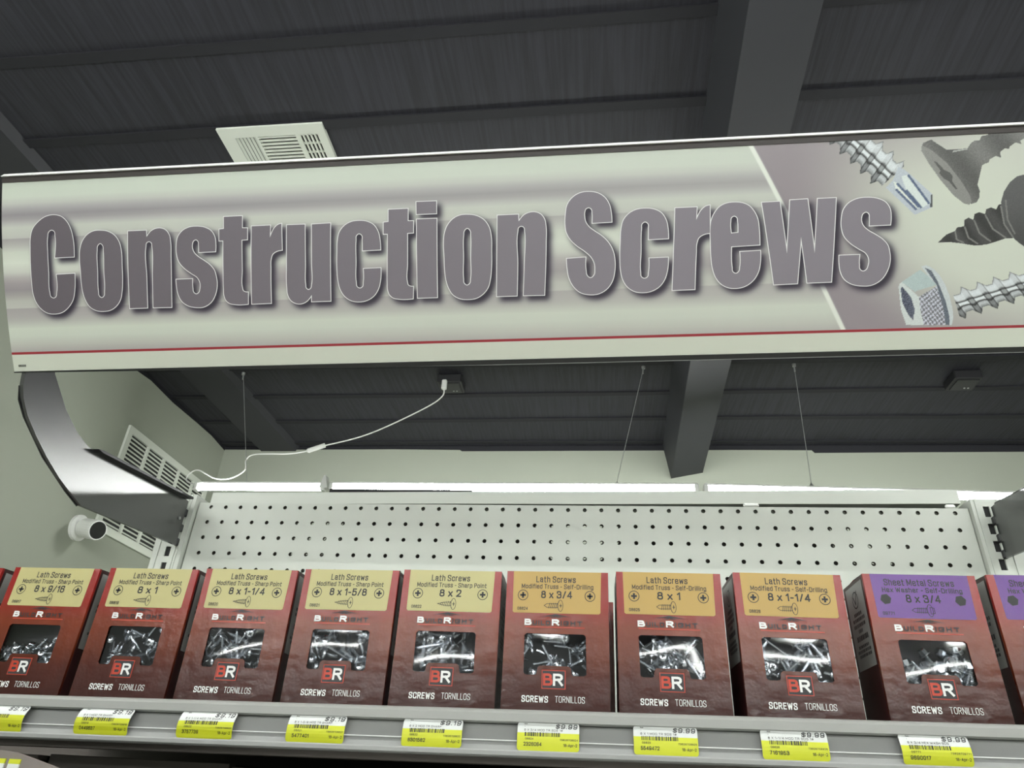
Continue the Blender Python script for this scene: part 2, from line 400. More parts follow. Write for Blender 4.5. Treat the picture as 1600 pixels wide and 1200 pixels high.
for k in range(20):
    y = -4.9+k*.5; m.box(-1.85, 2.7, y, y+.2, -.52, -.3)
m.build('louver_bank', M['ventw'], t)
m = MB()
for k in range(5):
    x = 3.05+k*.46; m.box(x, x+.2, -5, 5, -.5, -.3)
for k in range(8): m.box(3.05, 5.3, -5+k*1.3, -4.75+k*1.3, -.4, -.25)
m.build('louver_bank', M['ventw'], t)

t = thing('return_air_grille', 'large white return air grille with rows of slats high on the left wall', 'grille', (XL, 79.0, 20.0))
W_, H_ = 14.6, 19.2
m = MB()
for (y0, y1, z0, z1) in ((-W_, W_, 0, 1.3), (-W_, W_, H_-1.3, H_), (-W_, -W_+1.2, 1.3, H_-1.3), (W_-1.2, W_, 1.3, H_-1.3)): m.box(0, .45, y0, y1, z0, z1)
m.build('frame', M['ventw'], t)
m = MB(); m.box(0, .06, -W_+.2, W_-.2, .2, H_-.2); m.build('duct_opening', M['ventd'], t)
for y in (-7.9, -2.4, 3.2, 8.8):
    m = MB(); m.box(.05, .48, y-.27, y+.27, 1.3, H_-1.3); m.build('mullion', M['ventw'], t)
m = MB()
for k in range(22):
    z = 1.5+k*.745
    m.add([(.40, -W_+1.2, z+.16), (.40, W_-1.2, z+.16), (.22, W_-1.2, z+.04), (.22, -W_+1.2, z+.04), (.40, -W_+1.2, z+.27), (.40, W_-1.2, z+.27)], [(0, 3, 2, 1), (0, 1, 5, 4)])
m.build('slats', M['ventw'], t)

t = thing('security_camera', 'small white bullet security camera on the left wall under the grille', 'security camera', (XL, 61.2, 18.9))
m = MB(); m.tube([(0, 0, 0), (.5, 0, 0), (.8, 0, 0)], [2.1, 2.1, 1.75], 24); m.build('base', M['plastic'], t, smooth=False)
m = MB(); m.tube([(.7, 0, 0), (1.5, -.3, -.1), (2.2, -.7, -.25)], [1.3, 1.35, 1.5], 20); m.build('bracket', M['plastic'], t)
ax = Vector((4.6, -1.4, -1.0)).normalized(); o0 = Vector((1.4, -.4, -.1))
m = MB(); m.tube([o0, o0+ax*.4, o0+ax*3.3, o0+ax*3.7], [1.15, 1.55, 1.6, 1.5], 24); m.build('body', M['plastic'], t, smooth=False)
m = MB(); m.tube([o0+ax*3.68, o0+ax*3.76], [1.38, 1.3], 24); m.build('lens', M['lens'], t)
# ---------------------------------------------------------------- gondola: uprights, pegboard, rear panel, top rail
gon = thing('gondola_bay', 'white slotted shop shelving bay with a perforated pegboard panel', 'shelving', (22.5, 0, ZF))
gz = -ZF                                 # local z of the first hole row
def gl(mb, name, mats, smooth_=False): return rel(mb, (22.5, 0, ZF)).build(name, mats, gon, smooth=smooth_)
def perforated(x0, x1, ztop, zbot, ox, oz, nx, nz, y0, y1, r=.125, n=12):
    """a panel with real round holes at a one-inch pitch; mats: 0 face, 1 hole wall"""
    m = MB(); xs = [ox+i for i in range(nx)]; zs = [oz-j for j in range(nz)]
    vs = []; fs = []; mi = []
    ang = [2*math.pi*k/n+math.pi/4 for k in range(n)]
    def cell(cx, cz):
        o = len(vs)
        sq = [(max(x0, cx-.5), max(zbot, cz-.5)), (min(x1, cx+.5), min(ztop, cz+.5))]
        for y in (y0, y1):
            for w in ang: vs.append((cx+r*math.cos(w), y, cz+r*math.sin(w)))
        c = [(sq[1][0], sq[1][1]), (sq[0][0], sq[1][1]), (sq[0][0], sq[0][1]), (sq[1][0], sq[0][1])]
        for y in (y0, y1):
            for q in c: vs.append((q[0], y, q[1]))
        q = n//4
        for s_ in range(4):
            for k in range(q):
                a, b2 = s_*q+k, (s_*q+k+1) % n
                fs.append((o+b2, o+a, o+2*n+s_)) ; mi.append(0)
                fs.append((o+n+a, o+n+b2, o+2*n+4+s_)); mi.append(0)
                fs.append((o+a, o+b2, o+n+b2, o+n+a)); mi.append(1)
            a = (s_*q+q) % n
            fs.append((o+a, o+2*n+s_, o+2*n+(s_+1) % 4)); mi.append(0)
            fs.append((o+n+a, o+2*n+4+(s_+1) % 4, o+2*n+4+s_)); mi.append(0)
    for x in xs:
        for z in zs: cell(x, z)
    m.v, m.f, m.m = vs, fs, mi
    xa, xb, zb = xs[0]-.5, xs[-1]+.5, zs[-1]-.5
    if xa > x0: m.box(x0, xa, y0, y1, zb, ztop)
    if xb < x1: m.box(xb, x1, y0, y1, zb, ztop)
    if zb > zbot: m.box(x0, x1, y0, y1, zbot, zb)
    m.box(x0, x1, y0, y1, ztop-.0005, ztop+.02)
    return m
gl(perforated(-.85, 45.75, .27, -40, 0, 0, 46, 17, 0, .2), 'pegboard', [M['peg'], M['pegin']])
gl(perforated(-.85, 45.75, .25, -40, -.073, -.164, 46, 17, 2.5, 2.7, n=8), 'rear_panel', [M['back'], M['back']])
m = MB()                                 # top rail: its lower edge rises to the right and leaves a dark gap
xs = [-.35, 8, 16, 24, 32, 40, 45.62]; zb_ = [.36, .42, .49, .53, .60, .66, .72]; zt_ = [1.12, 1.2, 1.28, 1.34, 1.42, 1.54, 1.56]
n = len(xs)
m.add([(x, .35, z) for x, z in zip(xs, zb_)]+[(x, .35, z) for x, z in zip(xs, zt_)]+[(x, 2.75, z) for x, z in zip(xs, zb_)]+[(x, 2.75, z) for x, z in zip(xs, zt_)],
      [(i, i+1, n+i+1, n+i) for i in range(n-1)]+[(n+i, n+i+1, 3*n+i+1, 3*n+i) for i in range(n-1)]+[(2*n+i, 3*n+i, 3*n+i+1, 2*n+i+1) for i in range(n-1)]+[(2*n+i, 2*n+i+1, i+1, i) for i in range(n-1)]+[(0, n, 3*n, 2*n), (n-1, 3*n-1, 4*n-1, 2*n-1)])
gl(m, 'top_rail', [M['white']])
for x, w in ((33.85, .45), (44.95, .28)):
    m = MB(); m.box(x-w, x+w, .16, .36, .36, .62, bev=.08); gl(m, 'clip', [M['clip_glint']])
def upright(x0, x1, slots, ztop, grooves):
    m = MB(); y0, y1 = -.35, 2.9
    sx0, sx1 = slots-.17, slots+.17
    zz = [ztop]; k = 0
    m.box(x0, sx0, y0, y1, -74, ztop); m.box(sx1, x1, y0, y1, -74, ztop); m.box(sx0, sx1, y0+.1, y1, -74, ztop, 1)
    z = ztop-.45
    m.box(sx0, sx1, y0, y0+.1, z, ztop)
    while z > -20:
        m.box(sx0, sx1, y0, y0+.1, z-1.0, z-.62); z -= 1.0
    m.box(sx0, sx1, y0, y0+.1, -74, z)
    for g in grooves: m.box(g-.035, g+.035, y0-.06, y0+.02, -74, ztop-.02, 0)
    gl(m, 'upright', [M['white'], M['slot']])
upright(-2.85, -.95, -1.87, .72, (-2.5, -1.42, -1.25))
upright(45.8, 48.6, 46.55, .74, (46.02, 47.2))
b = MB(); b.box(-20, -2.9, 0, .2, -40, -10)  # added panel, its dark colour stands in for shade left of the bay
gl(b, 'side_panel', [M['under']])
b = MB(); b.box(48.62, 60, 0, .2, -40, .2)
gl(b, 'side_panel', [M['peg']])

# ---------------------------------------------------------------- the shelf under the boxes and an added, unseen shelf below it
SL = 0.0110
def zs(x): return -13.02+SL*(x-8.8)
def slope(mb): mb.v = [(x, y, z+zs(x)) for x, y, z in mb.v]; return mb
SX0, SX1 = -2.9, 46.9
sh = thing('shelf', 'grey metal shelf with a price channel carrying the row of red screw boxes', 'shelf', (22.5, 0, -13))
def sl(mb, name, mats): return rel(slope(mb), (22.5, 0, -13)).build(name, mats, sh)
m = MB()
m.prism([(-.4, 0), (-17.35, 0), (-17.35, -.1), (-.4, -.1)], SX0, SX1, 0)
m.prism([(-.42, -.1), (-.42, -1.5), (-.5, -1.5), (-.5, -.1)], SX0, SX1, 1)  # dark flange added to cover the pale pegboard where shade falls
m.prism([(-.5, -.101), (-17.3, -.101), (-17.3, -.14), (-.5, -.14)], SX0, SX1, 1)
for y in (-5.5, -11.0): m.box(SX0+1, SX1-1, y-.6, y+.6, -.75, -.14, 1)
sl(m, 'deck', [M['grey'], M['under']])
m = MB(); m.prism([(-17.30, 0), (-17.62, -.02), (-17.80, -.07), (-17.9, -.16), (-17.93, -.38), (-17.86, -.41), (-17.5, -.43), (-17.3, -.4)], SX0, SX1); sl(m, 'front_lip', [M['grey']])
m = MB()
m.prism([(-17.5, -.44), (-17.62, -.44), (-17.80, -.88), (-17.86, -.885), (-17.86, -.925), (-17.83, -.93), (-17.94, -1.14), (-18.16, -1.15), (-18.2, -1.19), (-18.2, -1.29), (-18.12, -1.33), (-17.5, -1.33)], SX0, SX1, 0)
sl(m, 'price_channel', [M['channel']])
m = MB(); m.prism([(-17.81, -.872), (-17.9, -.878), (-17.9, -.902), (-17.82, -.908)], SX0, SX1); sl(m, 'channel_glint', [M['clip_glint']])  # white line standing in for light reflected on the channel's crease
m = MB(); m.prism([(-17.5, -1.33), (-17.5, -1.5), (-16.6, -1.5), (-16.6, -.14), (-16.7, -.14), (-16.7, -1.33)], SX0+.2, SX1-.2)
m.box(5.2, 24.5, -14.2, -13.6, -1.35, -.14)
sl(m, 'front_stiffener', [M['under']])
low = thing('shelf', 'added lower shelf just under the picture, put in to block light from below', 'shelf', (22.5, 0, -24))
m = MB(); m.box(SX0, SX1, -19.5, -.4, -24.4, -24); rel(m, (22.5, 0, -24)).build('deck', M['under'], low)  # unseen deck, added to stop light coming up from below
m = MB(); m.box(SX0, SX1, -19.8, -19.5, -25.6, -24.0, bev=.08); rel(m, (22.5, 0, -24)).build('front_lip', M['grey'], low)

M['pack'] = mat('dark_brown_shade_filler', (0.030, 0.026, 0.024), 0.6)  # packages are added, their dark colour stands in for under-shelf shade
for k, (x0, x1, y0, top) in enumerate(((-2.4, 5.6, -15.5, -14.75), (5.8, 12.4, -15.2, -14.7), (12.7, 20.6, -15.6, -14.8), (20.9, 27.2, -15.0, -14.7), (27.5, 35.8, -15.4, -14.75), (36.1, 46.6, -15.5, -14.7))):
    t = thing('added_package', 'added dark package shading the space above the lower shelf, number %s from the left' % ('one', 'two', 'three', 'four', 'five', 'six')[k], 'package', ((x0+x1)/2, y0, -24), 'dark packages added on the lower shelf')
    w = (x1-x0)/2
    m = MB(); m.box(-w, w, 0, 12, 0, top+24-.02, bev=.12); m.build('carton', M['pack'], t)
    m = MB(); m.box(-w, w, -.02, .5, top+24-.5, top+24, bev=.02); m.box(-w+.5, w-.5, .5, 11, top+24-.04, top+24); m.build('lid', M['under'], t)

# blurred plastic holder in the bottom left corner
ho = thing('label_holder', 'blurred pinkish grey plastic label holder in the bottom left corner', 'label holder', (8, -22, -24.4))
m = MB(); poly = [(3.0, -24.4), (3.0, -15.2), (6.5, -14.85), (9.35, -14.80), (9.72, -14.83), (10.23, -14.94), (11.08, -15.14), (12.29, -15.45), (13.4, -16.0), (13.8, -17.2), (13.6, -24.4)]
n = len(poly)
m.add([(x, -22, z) for x, z in poly]+[(x, -21.8, z) for x, z in poly], [tuple(range(n))[::-1], tuple(range(n, 2*n))]+[(i, (i+1) % n, n+(i+1) % n, n+i) for i in range(n)])
m.box(3.2, 13.4, -21.8, -19.6, -24.4, -24.2)
rel(m, (8, -22, -24.4)).build('panel', M['slab'], ho)
M['paper'] = mat('white_tag_paper', (0.72, 0.74, 0.72), 0.42)
M['yellow'] = mat('yellow_tag_paper', (0.62, 0.66, 0.02), 0.42)
M['ink'] = mat('black_ink', (0.018, 0.018, 0.018), 0.5)
for x0, x1 in ((9.2, 9.63), (9.74, 10.05)):
    m = MB(); m.box(x0, x1, -22.04, -22, -15.10, -14.99, 0); m.box(x0, x1, -22.04, -22, -15.4, -15.10, 1)
    rel(m, (8, -22, -24.4)).build('sticker', [M['yellow'], M['paper']], ho)

# ---------------------------------------------------------------- price tags
def price_tag(x, code, number, desc, price, upc, w=1.82, label='', lean=0.0):
    """a curled card in the channel: white over yellow, with print"""
    z = zs(x+w/2)
    t = thing('price_tag', label, 'price tag', (x+w/2, -17.9, z-1.15), 'price tags along the shelf edge')
    H = .78
    def put0(a, c, off=0.0):             # a across, c up from the bottom edge
        k = c/H
        y = -.02+.10*k-.20*lean*k*(1-k)*2-(.03+.05*lean)*math.sin(math.pi*k)-off-.012
        return (a-w/2+SL*0, y-.03, c+.0+SL*(a-w/2))
    def put(a, c): return put0(a, c, .004)
    m = MB(); N = 8; R = .10
    def row(c):
        e = 0
        if c < R: e = R-math.sqrt(max(0, R*R-(R-c)**2))
        if c > H-R: e = R-math.sqrt(max(0, R*R-(c-H+R)**2))
        return e
    cs = [0, .015, .04, .07, .10, .17, .24, .33, .40, .485, .53, .58, .63, .68, .71, .74, .765, .78]
    for c0, c1 in zip(cs[:-1], cs[1:]):
        e0, e1 = row(c0), row(c1); mi = 1 if c1 <= .49 else 0
        m.quad(put0(e0, c0), put0(w-e0, c0), put0(w-e1, c1), put0(e1, c1), mi)
        m.quad(put0(e1, c1, -.012), put0(w-e1, c1, -.012), put0(w-e0, c0, -.012), put0(e0, c0, -.012), 0)
    m.build('card', [M['paper'], M['yellow']], t)
    m = MB()
    m.text(price, w-.06, .67, .125, put, align='R', width=.62, bold=.15, slant=.15)
    m.text('None', .20, .725, .035, put, align='L', bold=.18); m.text('1', .21, .65, .035, put, align='L')
    m.text(desc, .20, .56, .060, put, align='L', width=.054*max(1, len(desc)), bold=.12)
    m.text(code, .24, .325, .055, put, align='L', width=.24); m.text(number, .20, .185, .10, put, align='L', width=.52, bold=.15)
    m.text(upc, w-.04, .315, .05, put, align='R', width=.52); m.text('18-Apr-2', w-.06, .175, .075, put, align='R', width=.40)
    r2 = random.Random(number); a = .22
    while a < 1.27:
        b2 = r2.choice((.014, .014, .028, .042)); m.add([put(a, .39), put(a+b2, .39), put(a+b2, .50), put(a, .50)], [(0, 1, 2, 3)]); a += b2+r2.choice((.014, .016, .028))
    m.build('print', M['ink'], t)
    return t
TAGS = [
 (4.75, '', '', '', '$9.19', '', 'yellow and white price tag cut by the left picture edge, reading $9.19', 1.0),
 (8.36, '08819', '0449637', '8 X 1 MOD TR SHARP', '$9.19', '73828708819', 'yellow and white $9.19 price tag numbered 0449637 under the red boxes', .9),
 (11.80, '08820', '3757739', '8 X 1-1/4 MOD TR SHARP', '$9.19', '73828708820', 'yellow and white $9.19 price tag numbered 3757739', .9),
 (15.33, '08821', '5477401', '8 X 1-5/8 MOD TR SHARP', '$9.19', '73828708821', 'yellow and white $9.19 price tag numbered 5477401', .5),
 (18.93, '08822', '8301582', '8 X 2 MOD TR SHARP', '$9.19', '73828708822', 'yellow and white $9.19 price tag numbered 8301582', .3),
 (22.40, '08824', '2326064', '8 X 3/4 MOD TR SDS 1#', '$9.99', '73828708824', 'yellow and white $9.99 price tag numbered 2326064', .1),
 (25.79, '08825', '5549472', '8 X 1 MOD TR SDS 1#', '$9.99', '73828708825', 'yellow and white $9.99 price tag numbered 5549472', .1),
 (29.37, '08826', '7161953', '8 X 1-1/4 MOD TR SDS 1#', '$9.99', '73828708826', 'yellow and white $9.99 price tag numbered 7161953, second from the right', .2),
 (33.11, '09771', '9690017', '8 X 3/4 HEX WASH SDS', '$9.99', '73828709771', 'yellow and white $9.99 price tag numbered 9690017 under the purple label', .5),
]
for x, code, num, desc, price, upc, lab, ln in TAGS:
    price_tag(x, code, num, desc, price, upc, label=lab, lean=ln)
# printed artwork of the sign: letter outlines and product pictures, inches along and up the sheet
GLYPH = {
 'C': [[(1.203,5.062,1),(2.2,5.069,1),(2.165,5.964),(2.069,6.344),(1.899,6.674),(1.609,6.94),(1.227,7.037),(0.815,6.973),(0.429,6.734),(0.158,6.42),(0.049,6.047),(0.018,5.509),(0.0,4.702),(0.003,4.056),(0.029,3.516),(0.142,3.134),(0.35,2.83),(0.655,2.616),(1.034,2.556),(1.426,2.625),(1.775,2.868),(2.01,3.184),(2.128,3.61),(2.185,4.385,1),(1.238,4.364,1),(1.204,3.532),(1.154,3.362),(1.049,3.311),(0.936,3.368),(0.898,3.542),(0.908,4.455),(0.909,5.314),(0.936,6.039),(0.982,6.237),(1.101,6.313),(1.224,6.259),(1.26,6.053)]],
 'o': [[(1.079,6.25),(1.452,6.181),(1.792,5.965),(1.984,5.664),(2.071,5.236),(2.072,4.651),(2.056,4.013),(1.996,3.483),(1.891,3.112),(1.695,2.851),(1.388,2.657),(1.005,2.604),(0.632,2.658),(0.356,2.827),(0.177,3.112),(0.063,3.491),(0.021,3.921),(0.016,4.456),(0.0,4.992),(0.037,5.418),(0.167,5.788),(0.408,6.073),(0.731,6.231)],[(1.043,5.621),(1.144,5.537),(1.165,5.323),(1.147,4.417),(1.119,3.511),(1.081,3.325),(0.977,3.259),(0.878,3.332),(0.858,3.519),(0.881,4.426),(0.905,5.332),(0.942,5.544)]],
 'n': [[(0.101,6.166,1),(1.025,6.167,1),(1.036,5.932,1),(1.223,6.127),(1.451,6.224),(1.678,6.236),(1.93,6.135),(2.094,5.917),(2.157,5.571),(2.15,4.937),(2.047,2.68,1),(1.119,2.693,1),(1.192,4.072),(1.23,5.421),(1.207,5.565),(1.123,5.616),(1.019,5.572),(0.986,5.43),(0.959,4.08),(0.902,2.689,1),(0.0,2.689,1)]],
 's': [[(1.121,5.048,1),(1.945,5.054,1),(1.968,5.384),(1.924,5.754),(1.764,6.013),(1.462,6.183),(1.073,6.247),(0.681,6.21),(0.37,6.053),(0.167,5.797),(0.081,5.404),(0.084,5.034),(0.181,4.688),(0.419,4.389),(0.742,4.141),(1.011,3.947),(1.097,3.786),(1.094,3.47),(1.028,3.324),(0.924,3.28),(0.834,3.346),(0.807,3.532),(0.821,3.954,1),(0.0,3.955,1),(0.006,3.611),(0.066,3.239),(0.213,2.943),(0.48,2.738),(0.867,2.641),(1.261,2.656),(1.63,2.872),(1.849,3.218),(1.951,3.689),(1.924,4.005),(1.855,4.27),(1.672,4.513),(1.387,4.734),(1.116,4.917),(0.955,5.081),(0.878,5.268),(0.878,5.426),(0.933,5.566),(1.03,5.61),(1.106,5.549),(1.123,5.39)]],
 't': [[(0.234,6.616,1),(1.138,6.62,1),(1.129,6.089,1),(1.364,6.08,1),(1.35,5.52,1),(1.092,5.514,1),(1.058,4.223),(1.028,3.465),(1.06,3.343),(1.14,3.298),(1.288,3.288,1),(1.251,2.711,1),(0.604,2.716),(0.358,2.776),(0.201,2.913),(0.121,3.126),(0.11,3.469),(0.142,4.256),(0.182,5.513,1),(0.0,5.52,1),(0.015,6.072,1),(0.225,6.089,1)]],
 'r': [[(0.136,6.153,1),(1.047,6.157,1),(1.027,5.766,1),(1.197,6.046),(1.362,6.17),(1.552,6.214,1),(1.548,5.006,1),(1.275,4.959),(1.108,4.85),(1.029,4.645),(1.001,4.229),(0.945,2.715,1),(0.0,2.708,1)]],
 'u': [[(0.089,6.139,1),(0.961,6.134,1),(0.925,4.381),(0.897,3.499),(0.916,3.353),(0.995,3.303),(1.078,3.347),(1.123,3.491),(1.162,4.372),(1.208,6.124,1),(2.099,6.139,1),(1.986,2.725,1),(1.077,2.727,1),(1.089,2.946,1),(0.883,2.744),(0.607,2.648),(0.365,2.682),(0.156,2.819),(0.034,3.058),(0.0,3.425),(0.036,4.413)]],
 'c': [[(1.148,4.841,1),(1.989,4.85,1),(1.974,5.287),(1.904,5.65),(1.701,5.977),(1.389,6.145),(1.048,6.191),(0.678,6.149),(0.384,5.996),(0.156,5.721),(0.062,5.363),(0.026,4.847),(0.0,4.125),(0.018,3.659),(0.106,3.241),(0.303,2.913),(0.586,2.717),(0.928,2.654),(1.302,2.71),(1.628,2.906),(1.825,3.184),(1.934,3.541),(1.976,4.131,1),(1.166,4.124,1),(1.142,3.517),(1.103,3.337),(1.0,3.289),(0.897,3.344),(0.868,3.526),(0.891,4.402),(0.919,5.329),(0.945,5.524),(1.046,5.581),(1.14,5.516),(1.151,5.32)]],
 'i': [[(0.045,6.894,1),(0.966,6.888,1),(0.963,6.298,1),(0.048,6.302,1)],[(0.055,6.147,1),(0.971,6.144,1),(0.907,2.729,1),(0.0,2.733,1)]],
 'S': [[(1.099,5.616,1),(1.943,5.63,1),(1.924,6.03),(1.846,6.41),(1.657,6.72),(1.368,6.92),(1.029,6.991),(0.639,6.954),(0.318,6.767),(0.109,6.488),(0.026,6.114),(0.0,5.662),(0.044,5.309),(0.197,5.002),(0.462,4.716),(0.825,4.436),(1.042,4.218),(1.161,3.988),(1.191,3.712),(1.154,3.488),(1.031,3.392),(0.91,3.482),(0.873,3.673),(0.872,4.264,1),(0.038,4.231,1),(0.056,3.804),(0.123,3.399),(0.29,3.041),(0.58,2.754),(0.972,2.641),(1.388,2.677),(1.707,2.867),(1.93,3.185),(2.031,3.581),(2.05,4.03),(1.968,4.482),(1.802,4.812),(1.515,5.123),(1.227,5.335),(1.01,5.519),(0.881,5.725),(0.845,5.927),(0.847,6.103),(0.898,6.236),(0.986,6.273),(1.078,6.218),(1.105,6.041)]],
 'e': [[(1.967,4.45,1),(1.936,5.185),(1.891,5.53),(1.755,5.855),(1.55,6.11),(1.274,6.246),(0.974,6.284),(0.672,6.259),(0.391,6.128),(0.179,5.876),(0.045,5.561),(0.0,5.169),(0.007,4.676),(0.028,4.084),(0.084,3.589),(0.216,3.19),(0.428,2.91),(0.733,2.741),(1.037,2.706),(1.386,2.778),(1.709,3.013),(1.915,3.374),(1.987,3.763),(1.99,4.268,1),(1.148,4.252,1),(1.149,3.599),(1.112,3.428),(1.019,3.367),(0.926,3.42),(0.893,3.608),(0.869,4.42,1)],[(0.862,5.02,1),(1.085,5.035,1),(1.069,5.468),(1.037,5.626),(0.959,5.669),(0.875,5.624),(0.846,5.477)]],
 'w': [[(0.0,6.228,1),(0.747,6.237,1),(0.978,4.434,1),(1.085,6.276,1),(1.803,6.291,1),(2.029,4.43,1),(2.128,6.286,1),(2.875,6.29,1),(2.712,2.833,1),(1.745,2.828,1),(1.534,4.411,1),(1.425,2.815,1),(0.475,2.799,1)]],
}
LETTERS = [('C', -0.449), ('o', 1.963), ('n', 4.221), ('s', 6.511), ('t', 8.586), ('r', 9.952), ('u', 11.593), ('c', 13.874), ('t', 15.95), ('i', 17.345), ('o', 18.534), ('n', 20.727), ('S', 23.624), ('c', 25.83), ('r', 27.907), ('e', 29.411), ('w', 31.4), ('s', 34.337)]
ART = {
 'diag': [(31.033,8.72),(34.596,0.965)],
 'ax1': [(35.079,8.424),(36.337,7.009),(37.478,5.836)],
 'drill': [(36.095,6.589),(36.35,6.853),(36.58,7.431),(36.795,7.281),(37.805,6.231),(37.787,5.719),(37.151,5.44)],
 'fl1': [(36.38,6.817),(36.505,6.742),(37.307,5.741),(37.213,5.643),(36.47,6.502)],
 'fl2': [(36.665,7.01),(36.916,7.067),(37.679,5.861),(37.4,5.703),(36.845,6.449)],
 'fl3': [(37.743,6.234),(37.805,6.231),(37.787,5.719),(37.71,5.723)],
 'csk': [(37.796,8.46),(38.003,8.279),(38.334,8.021),(38.545,8.009),(39.094,8.027),(39.228,8.235),(39.357,8.324),(39.547,8.337),(39.616,8.501),(39.848,8.536),(39.839,8.802),(40.223,8.973),(41.245,9.412),(42.093,9.764),(42.329,8.896),(41.742,8.643),(41.648,8.385),(41.447,8.516),(41.235,8.385),(40.981,8.232),(41.017,8.087),(40.813,8.17),(40.599,8.015),(40.575,7.921),(40.431,7.953),(40.26,7.82),(40.274,7.582),(40.089,7.663),(39.877,7.532),(39.832,7.416),(39.663,7.354),(39.599,7.31),(39.419,6.542),(39.5,6.303),(39.477,6.024),(39.393,5.841),(39.183,5.78),(38.225,7.026),(37.443,8.118),(37.493,8.332)],
 'cskface': [(37.446,8.204),(37.574,8.183),(37.824,8.001),(38.36,7.446),(38.812,6.76),(39.142,6.133),(39.204,5.873),(39.12,5.75),(38.93,5.815),(38.552,6.161),(38.094,6.796),(37.682,7.482),(37.419,8.023)],
 'cskx': [(37.863,7.577),(37.981,7.523),(38.228,7.206),(38.437,7.077),(38.528,6.94),(38.516,6.728),(38.702,6.399),(38.63,6.402),(38.389,6.734),(38.221,6.837),(38.047,7.073),(38.1,7.175)],
 'cskhl': [(38.542,7.89),(38.586,7.959),(39.094,8.027),(39.093,7.979)],
 'shp': [(38.001,4.298),(38.303,4.604),(38.619,4.731),(38.681,4.868),(38.934,4.904),(38.953,5.16),(39.1,5.247),(39.269,5.146),(39.309,5.377),(39.477,5.44),(39.687,5.36),(39.728,5.545),(39.895,5.616),(40.083,5.529),(40.166,5.711),(40.27,5.716),(40.312,5.518),(40.7,4.363),(40.409,4.352),(40.036,4.228),(39.744,4.147),(39.367,4.116),(39.071,4.175),(38.859,4.23),(38.435,4.295)],
 'shphead': [(40.249,5.8),(40.355,6.215),(40.566,6.579),(40.818,6.8),(41.075,6.867),(41.396,6.818),(41.68,6.523),(41.923,5.954),(42.028,5.208),(41.978,4.471),(41.785,3.971),(41.501,3.774),(41.208,3.925),(40.869,4.194),(40.699,4.386),(40.442,4.862),(40.313,5.285)],
 'thr': [[(38.619,4.731),(38.943,4.25)],[(38.955,4.903),(39.45,4.183)],[(39.29,5.145),(39.91,4.257)],[(39.687,5.337),(40.45,4.374)],[(40.249,5.661),(40.699,4.386)],[(40.416,5.886),(40.759,4.523)]],
 'ax4': [(38.739,1.774),(41.142,2.517)],
 'flange': [(37.408,3.364),(37.6,3.414),(37.849,3.27),(38.065,3.032),(38.286,2.639),(38.478,2.17),(38.625,1.584),(38.659,1.234),(38.621,0.962),(38.357,0.97),(38.347,1.166),(37.992,2.572),(37.682,2.969)],
 'flange2': [(37.532,3.321),(37.781,3.196),(38.039,2.725),(38.348,1.942),(38.515,1.316),(38.533,0.965),(38.392,0.969),(38.34,1.322),(38.009,2.572)],
 'htop': [(36.702,2.773),(37.377,3.23),(37.682,2.969),(37.991,2.603),(37.313,2.403),(37.209,2.349)],
 'hend': [(36.601,2.583),(36.633,2.698),(36.719,2.764),(37.174,2.331),(37.375,2.13),(37.428,1.662),(37.598,0.993),(36.941,1.013),(36.72,1.646)],
 'hend2': [(36.674,2.503),(36.742,2.578),(37.075,2.14),(37.235,1.63),(37.182,1.202),(36.994,1.442),(36.764,1.917)],
 'hside': [(37.357,2.131),(37.992,2.553),(38.249,1.791),(38.365,1.165),(38.357,0.97),(37.598,0.993),(37.428,1.662)],
}
# ---------------------------------------------------------------- the curved aisle sign
SU0, SU1 = -1.8, 46.9                    # sign ends (x, inches)
PC = (0.02413016, -0.87283116, -15.41363772)   # bowed profile: y = PC0 z^2 + PC1 z + PC2
_z = np.linspace(.55, 9.2, 600); _y = PC[0]*_z**2+PC[1]*_z+PC[2]
_v = np.concatenate([[0], np.cumsum(np.hypot(np.diff(_z), np.diff(_y)))])-0.057
SV1 = 8.72                               # upper edge of the printed sheet
def sign_yz(u, v, off=0.0):
    """point on the bowed, very slightly twisted sheet: u along the aisle, v up the sheet, off in front of it"""
    u = np.asarray(u, float); v = np.asarray(v, float)
    vr = v*(1-.0453*(u+1.8)/43.0)+.315*(u+1.8)/43.0
    z = np.interp(vr, _v, _z); y = PC[0]*z*z+PC[1]*z+PC[2]
    s = 2*PC[0]*z+PC[1]; ln_ = np.sqrt(1+s*s)          # normal in y-z: (-1, s)/ln
    return y-off/ln_, z+off*s/ln_
SO = (22.5, -18.5, 4.0)
sign = thing('aisle_sign', 'long curved white and grey sign with large grey lettering above the pegboard', 'sign', SO)
